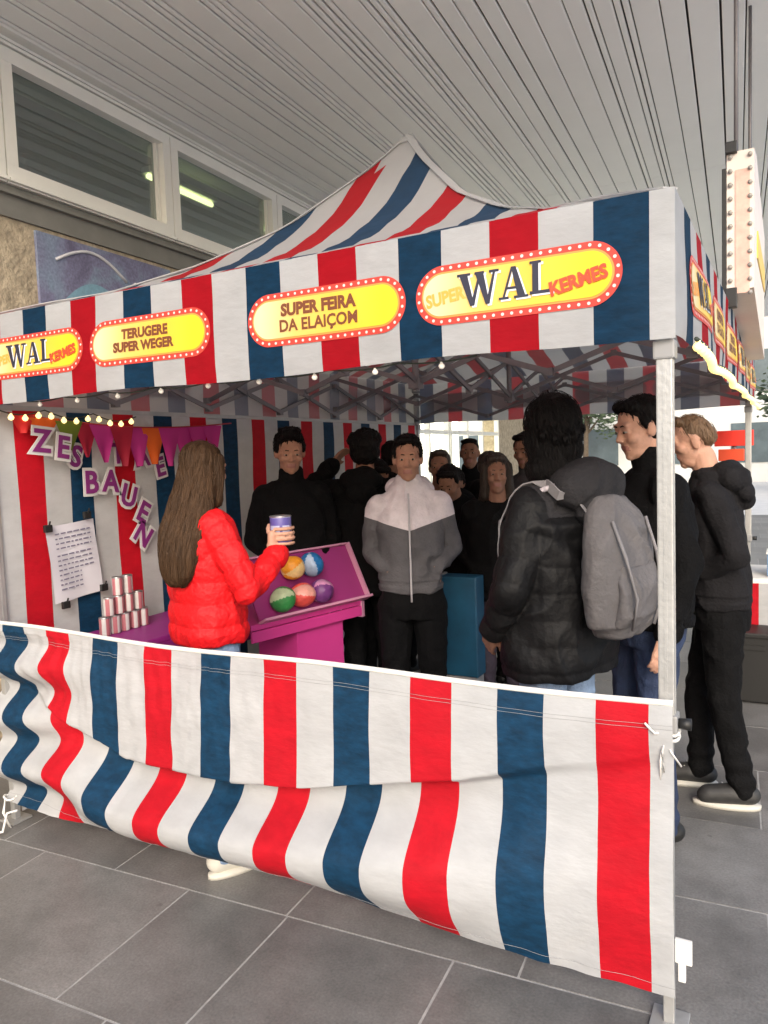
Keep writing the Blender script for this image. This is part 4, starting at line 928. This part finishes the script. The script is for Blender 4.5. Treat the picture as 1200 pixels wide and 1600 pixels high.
    b.loft([(0, 0, hemz, .178*k_, .128*k_), (0, 0, hemz+.05, .185*k_, .135*k_), (0, 0, 1.08, .170*k_, .125*k_), (0, 0, 1.22, .178*k_, .130*k_), (0, -.005, 1.34, .180*k_, .122*k_), (0, -.01, 1.41, .135, .095), (0, -.015, 1.465, .085, .075)])
    for k in (0, 1):
        sh, (el, wr) = SH[k], AR[k]; d = (wr-el).normalized(); b.cap((sh.x*.25, -.008, 1.455), sh, .042, .052*k_); b.cap((sh.x*.45, 0, 1.37), sh, .070, .058*k_); b.cap(sh, el, .066*k_, .054*k_); b.cap(el, wr-d*.01, .054*k_, .044*(1+(k_-1)*.6))
    b.cap((0, -.018, 1.465), (0, -.012, 1.515), .074, .066) if collar else None
    if hood is not None:
        h_ = hood; b.ell((0, -.10*h_, 1.47), (.13*h_, .085*h_, .075*h_)); b.ell((0, -.03, 1.475), (.105, .085, .045)); b.ell((0, -.14*h_, 1.40), (.085*h_, .05*h_, .07*h_))
    arms_ = [(SH[k]*s_, AR[k][0]*s_, AR[k][1]*s_) for k in (0, 1)]; fo = folds(fold, loc[0]*7+1, 5.5)
    def jd(p, n_):
        v = fo(p, n_)
        if puff:
            tor = math.hypot(p.x/.19, p.y/.13)/s_; q = None
            for sh, el, wr in arms_:
                d1, t1 = seg_d(p, sh, el); d2, t2 = seg_d(p, el, wr)
                if min(d1, d2) < .085*k_ and (tor > .95*k_ or d2 < .07): q = t1 if d1 < d2 else (el-sh).length+t2
            if q is None: q = p.z
            v += puff*(abs(math.sin(math.pi*q/.095))**.55-.55)*(1 if p.z < 1.43*s_ else .3)
        elif p.z < (hemz+.06)*s_: v += -.008 if p.z > (hemz+.035)*s_ else 0
        return v
    hz = hood
    def jm(c, n_):
        if topmat: return topmat(c/s_)
        return 0
    j = b.out(topname, top if isinstance(top, (list, tuple)) else [top], t, vox, 1, jd, jm, lf, [(Vector((0, 0, 1.265*s_)), Vector((-.30*q, 0, 1))) for q in (1, -1)] if topmat is boym else ())
    t['_h'] = s_
    return t, j, lf
def boym(c):
    if c.z > 1.265+abs(c.x)*.30 and (abs(c.x) < .26): return 0
    return 1 if True else 0
def cloth(name, c, rough=.85, **k): return mat(name, c, rough, .15, 12, .35, 90, spec=.12, **k)
BLKC = cloth('black_cloth', (.0035, .0035, .004)); BLKC2 = cloth('soft_black_cloth', (.005, .005, .0055)); JEANB = mat('blue_denim', (.18, .26, .40), .8, .25, 9, .3, 160); JEANL = mat('pale_denim', (.22, .31, .45), .8, .25, 9, .3, 160)
JEAND = mat('dark_denim', (.015, .028, .07), .8, .3, 9, .3, 160); REDP = mat('red_puffer', (.62, .006, .010), .6, .08, 6, .35, 45, spec=.3, crumple=.18, cscale=14); DGREY = cloth('dark_grey_cloth', (.06, .058, .062)); MGREY = cloth('charcoal_cloth', (.085, .083, .09))
PUFB = mat('black_puffer', (.0042, .0042, .0048), .6, .15, 6, .3, 30, spec=.2, crumple=.12, cscale=8); WCL = cloth('white_cloth', (.55, .50, .53)); MAUVE = cloth('mauve_cloth', (.075, .062, .085))
HAIRB = mat('hair_black', (.005, .004, .004), .6, .2, 30, .4, 200, (1, 1, .12), spec=.15); HAIRBR = mat('hair_brown', (.055, .029, .014), .55, .35, 40, .5, 160, (1, 1, .08), spec=.2); HAIRL = mat('hair_light_brown', (.13, .075, .038), .6, .25, 40, .4, 160, (1, 1, .2)); HAIRD = mat('hair_dark_brown', (.03, .018, .012), .5, .3, 40, .4, 200, (1, 1, .12))
SHW = mat('white_shoe', (.55, .53, .47), .6); SHB = mat('black_sneaker', (.025, .025, .025), .6, .4, 25)

# 1 woman in the red jacket, holding a can in her right hand
wl = Vector((-2.27, 2.50)); wf = Vector((.45, .89)); can_l = (.165, .30, 1.345)
person('woman with long brown hair in a red puffer jacket holding up a can', wl, wf, 1.72, SKIN, REDP, 'puffer_jacket', JEANB, HAIRBR, 'long', strands=900, head=(.45, -.06),
       arms=[((.275, .07, 1.13), (.20, .265, 1.255)), ((-.25, -.04, 1.14), (-.16, .07, 1.03))], hemz=.885, bulk=1.16, puff=.010, feet=((.38, -.11), (-.10, .02)), shoe=SHW, sole=SHW, vox=.006, grip=(0, can_l, .048, -1.2), fold=.007, collar=1, fringe=False)
a_ = math.atan2(-wf[0], wf[1]); k_ = 1.72/1.75; v = Matrix.Rotation(a_, 3, 'Z') @ Vector(can_l)*k_+Vector((wl.x, wl.y, 0))
CP1 = mat('can_lilac', (.42, .42, .60), .4); CP2 = mat('can_purple', (.10, .08, .30), .4)
can((v.x, v.y, v.z-.055*k_), 'white and purple can held up in the hand of the woman in red', 'tin can', r=.047, h=.125, mats=(CP1, CP2, CP1, lambda i, j: 1 if i in (1, 3) or (i == 2 and j % 5 == 0) else 0), name='held_can')
# 2 counter man
person('young man in a black jacket looking down behind the pink counter', (-2.52, 3.52), (.55, -.75), 1.80, SKIN2, BLKC, 'jacket', BLKC2, HAIRB, 'quiff', strands=400, head=(.1, -.22), arms='pockets', hemz=.84, bulk=1.02, collar=1, vox=.007)
# 3 person seen from behind between counter and boy
person('person in a black hooded coat seen from behind, one arm raised, beside the boy', (-2.27, 3.93), (-.35, .9), 1.79, SKIN3, BLKC, 'coat', BLKC2, HAIRB, 'curly', head=(.2, .1), arms=[((.25, -.02, 1.16), (.2, .15, 1.0)), ((-.36, .08, 1.40), (-.24, .24, 1.56))], hemz=.80, bulk=1.28, hood=1, vox=.008)
# 4 boy in windbreaker
bt, bj, _ = person('boy in a grey and white windbreaker with his hands in his pockets', (-1.76, 3.50), (.42, -.88), 1.74, SKIN2, [WCL, MGREY], 'windbreaker', BLKC, HAIRB, 'short', strands=400, head=(.0, -.10), arms='pockets', hemz=.94, bulk=.97, hood=1, topmat=boym, vox=.0065, collar=1, shoe=SHB, sole=SHW)
g = G(); g.path([Vector((0, .165-.02*abs(math.sin((z-.9)*4)), z)) for z in [.90+.05*i for i in range(12)]], .0055, 6); o = g.build('zip', mat('zip_grey', (.35, .34, .36), .5), None, True); o.parent = bt
# 5 dark person behind
person('person with dark hair and a maroon top partly hidden behind the boy', (-2.05, 4.55), (.3, -.9), 1.66, SKIN3, cloth('maroon_cloth', (.045, .010, .010)), 'shirt', BLKC, HAIRD, 'short', arms='down', bulk=1.08, vox=.009)
# 6 far man
person('man with short dark hair in a black coat at the open rear of the stall', (-2.24, 5.55), (.3, -.95), 1.75, SKIN3, BLKC, 'coat', BLKC, HAIRB, 'crop', arms='down', hemz=.75, bulk=1.2, collar=1, vox=.009)
# 7 girl
person('girl with long dark hair in a black jacket facing the camera', (-1.50, 4.12), (.25, -.95), 1.62, SKIN3, BLKC2, 'jacket', MAUVE, HAIRD, 'long', strands=400, head=(.15, .0), arms='pockets', hemz=.86, bulk=1.12, vox=.007)
# 8 person
person('person with dark hair and a grey collar looking down behind the girl', (-1.55, 4.86), (-.2, -.95), 1.76, SKIN3, DGREY, 'jacket', BLKC, HAIRB, 'short', head=(0, -.2), arms='down', bulk=1.1, vox=.009, collar=1)
# extra coats filling the dark crowd between the boy and the puffer coat
person('person in a long black coat standing between the boy and the girl', (-1.88, 4.35), (.1, -.95), 1.60, SKIN3, BLKC, 'coat', BLKC, HAIRB, 'short', head=(0, -.5), arms='pockets', hemz=.70, bulk=1.2, hood=1, vox=.009, headoff=(0, .05, -.04))
person('person in black with bowed head between the counter man and the raised arm', (-2.40, 4.25), (.8, -.6), 1.66, SKIN3, BLKC2, 'jumper', BLKC, HAIRB, 'short', head=(0, -.6), arms='pockets', hemz=.84, bulk=1.12, hood=1, vox=.009, headoff=(0, .06, -.05))
person('person in a black coat, back turned, behind the girl with long hair', (-1.86, 4.95), (.3, .9), 1.64, SKIN3, BLKC, 'coat', BLKC2, HAIRD, 'short', head=(0, -.1), arms='pockets', hemz=.78, bulk=1.22, hood=1, vox=.009)
person('person in a black hooded top standing in shadow right of the boy', (-1.98, 4.62), (.2, -.9), 1.54, SKIN3, BLKC, 'hooded_top', BLKC, HAIRB, 'short', head=(.3, -.5), arms='pockets', hemz=.78, bulk=1.25, hood=1, vox=.009)
person('person in black seen from behind at the back, left of the far opening', (-2.62, 4.95), (.2, .95), 1.74, SKIN3, BLKC2, 'coat', BLKC, HAIRB, 'short', head=(0, 0), arms='pockets', hemz=.78, bulk=1.25, hood=1, vox=.009)
# 9 person with black hair, puffer and backpack
hl = Vector((-.77, 2.76)); hf = Vector((-.94, .35))
def puffm(c): return 1 if (c.z > 1.37 and c.y < .05 and abs(c.x) < .175) else 0
PT, PJ, _ = person('person with big black hair in a black puffer coat with a grey hood', hl, hf, 1.80, SKIN3, [PUFB, cloth('hood_grey', (.026, .025, .027))], 'puffer_coat', JEANL, HAIRB, 'afro', strands=1400, head=(-.75, -.12), arms=[((.27, .03, 1.15), (.2, .2, 1.02)), ((-.27, .00, 1.13), (-.20, .14, .96))], hemz=.80, bulk=1.28, puff=.006, hood=1.25, topmat=puffm, vox=.0065)
g = G(); g.path([(-.135, .02, 1.48), (-.150, -.05, 1.505), (-.135, -.12, 1.53), (-.09, -.18, 1.545)], lambda q: .011-.004*q, 8); o = g.build('hood_lining', WCL, None, True); o.parent = PT
# backpack worn by that person
bpk = root('backpack', 'light grey backpack on the back of the person in the black puffer coat', 'backpack', (hl.x, hl.y, 0), math.atan2(-hf[0], hf[1]), local=True)
BG = mat('backpack_grey', (.105, .098, .10), .8, .12, 8, .35, 60); BG2 = mat('backpack_strap', (.20, .19, .195), .8, .1, 20); BGD = mat('backpack_dark', (.07, .068, .07), .7)
b = Blob(); b.M = Matrix.Translation((0, 0, .035)) @ Matrix.Diagonal((1.14, 1.04, 1, 1)); b.loft([(0, -.24, .96, .09, .05), (0, -.245, 1.0, .13, .075), (0, -.25, 1.12, .145, .088), (0, -.24, 1.27, .135, .078), (0, -.225, 1.38, .11, .058), (0, -.21, 1.44, .065, .04)]); bo = b.out('bag', BG, bpk, .007, 2, folds(.010, 3, 6))
b = Blob(); b.M = Matrix.Translation((0, -.01, .035)) @ Matrix.Diagonal((1.14, 1, 1, 1)); b.loft([(0, -.29, 1.00, .09, .03), (0, -.318, 1.04, .105, .03), (0, -.322, 1.14, .105, .03), (0, -.305, 1.21, .09, .028)]); pk = b.out('pocket', BG, bpk, .006, 2, folds(.006, 5, 7))
from mathutils.bvhtree import BVHTree
JB = BVHTree.FromPolygons([v.co.copy() for v in PJ.data.vertices], [tuple(p.vertices) for p in PJ.data.polygons])
for sx in (1, -1):
    g = G(); pts = [(sx*.085, -.22, 1.38), (sx*.115, -.16, 1.49), (sx*.125, -.03, 1.535), (sx*.15, .10, 1.48), (sx*.19, .195, 1.36), (sx*.19, .17, 1.26), (sx*.17, .17, 1.16)]
    pp = []
    for (p0, p1) in zip(pts, pts[1:]):
        for q in range(4): pp.append(Vector(p0).lerp(Vector(p1), q/4))
    for _ in range(3): pp = [pp[0]]+[(pp[i-1]+pp[i]*2+pp[i+1])/4 for i in range(1, len(pp)-1)]+[pp[-1]]
    q_ = []
    for i, p in enumerate(pp):
        loc_, n_, _, _ = JB.find_nearest(p); q_.append((loc_+n_*.007, n_) if i > 4 else (p, Vector((0, -.3, 1))))
    vs = []
    for i, (p, n_) in enumerate(q_):
        d_ = (q_[min(i+1, len(q_)-1)][0]-q_[max(i-1, 0)][0]).normalized(); x_ = d_.cross(n_).normalized()*.019; vs += [p-x_, p+x_, p+x_+n_*.006, p-x_+n_*.006]
    g.add(vs, [(4*i+a, 4*i+(a+1) % 4, 4*i+4+(a+1) % 4, 4*i+4+a) for i in range(len(q_)-1) for a in range(4)])
    g.build('strap', BG2, bpk)
g = G()
for x in (-.07, .07): g.path([(x*1.5, -.295, 1.40), (x*1.4, -.340, 1.28), (x*1.2, -.372, 1.14), (x*1.0, -.345, 1.03)], .006, 6)
g.build('piping', BG2, bpk, True)
g = G(); g.path([(.05, -.24, 1.42), (.04, -.25, 1.47), (-.04, -.25, 1.47), (-.05, -.24, 1.42)], .007, 6); g.build('grab_handle', BGD, bpk, True)
# 10 man behind the pole
person('young man with dark hair behind the grey backpack, left of the tent pole', (-.53, 3.22), (-.75, -.55), 1.84, SKIN, BLKC, 'jacket', JEAND, HAIRB, 'short', strands=500, head=(.1, -.22), arms='down', hemz=.88, bulk=1.12, vox=.0065, collar=1)
# 11 man right of the pole
person('man with light brown hair in a dark hoodie right of the tent pole', (-.29, 3.72), (-.98, -.16), 1.775, SKIN, cloth('near_black_cloth', (.013, .0125, .014)), 'hoodie', BLKC2, HAIRL, 'crop', strands=350, head=(.05, -.12), arms='pockets', hemz=.90, bulk=1.0, hood=1, lean=.10, feet=((.10, .10), (-.09, -.06)), shoe=SHB, sole=SHW, vox=.006, fold=.009)

for o in list(bpy.data.objects):
    for k in ('_local', '_h'):
        if k in o: del o[k]
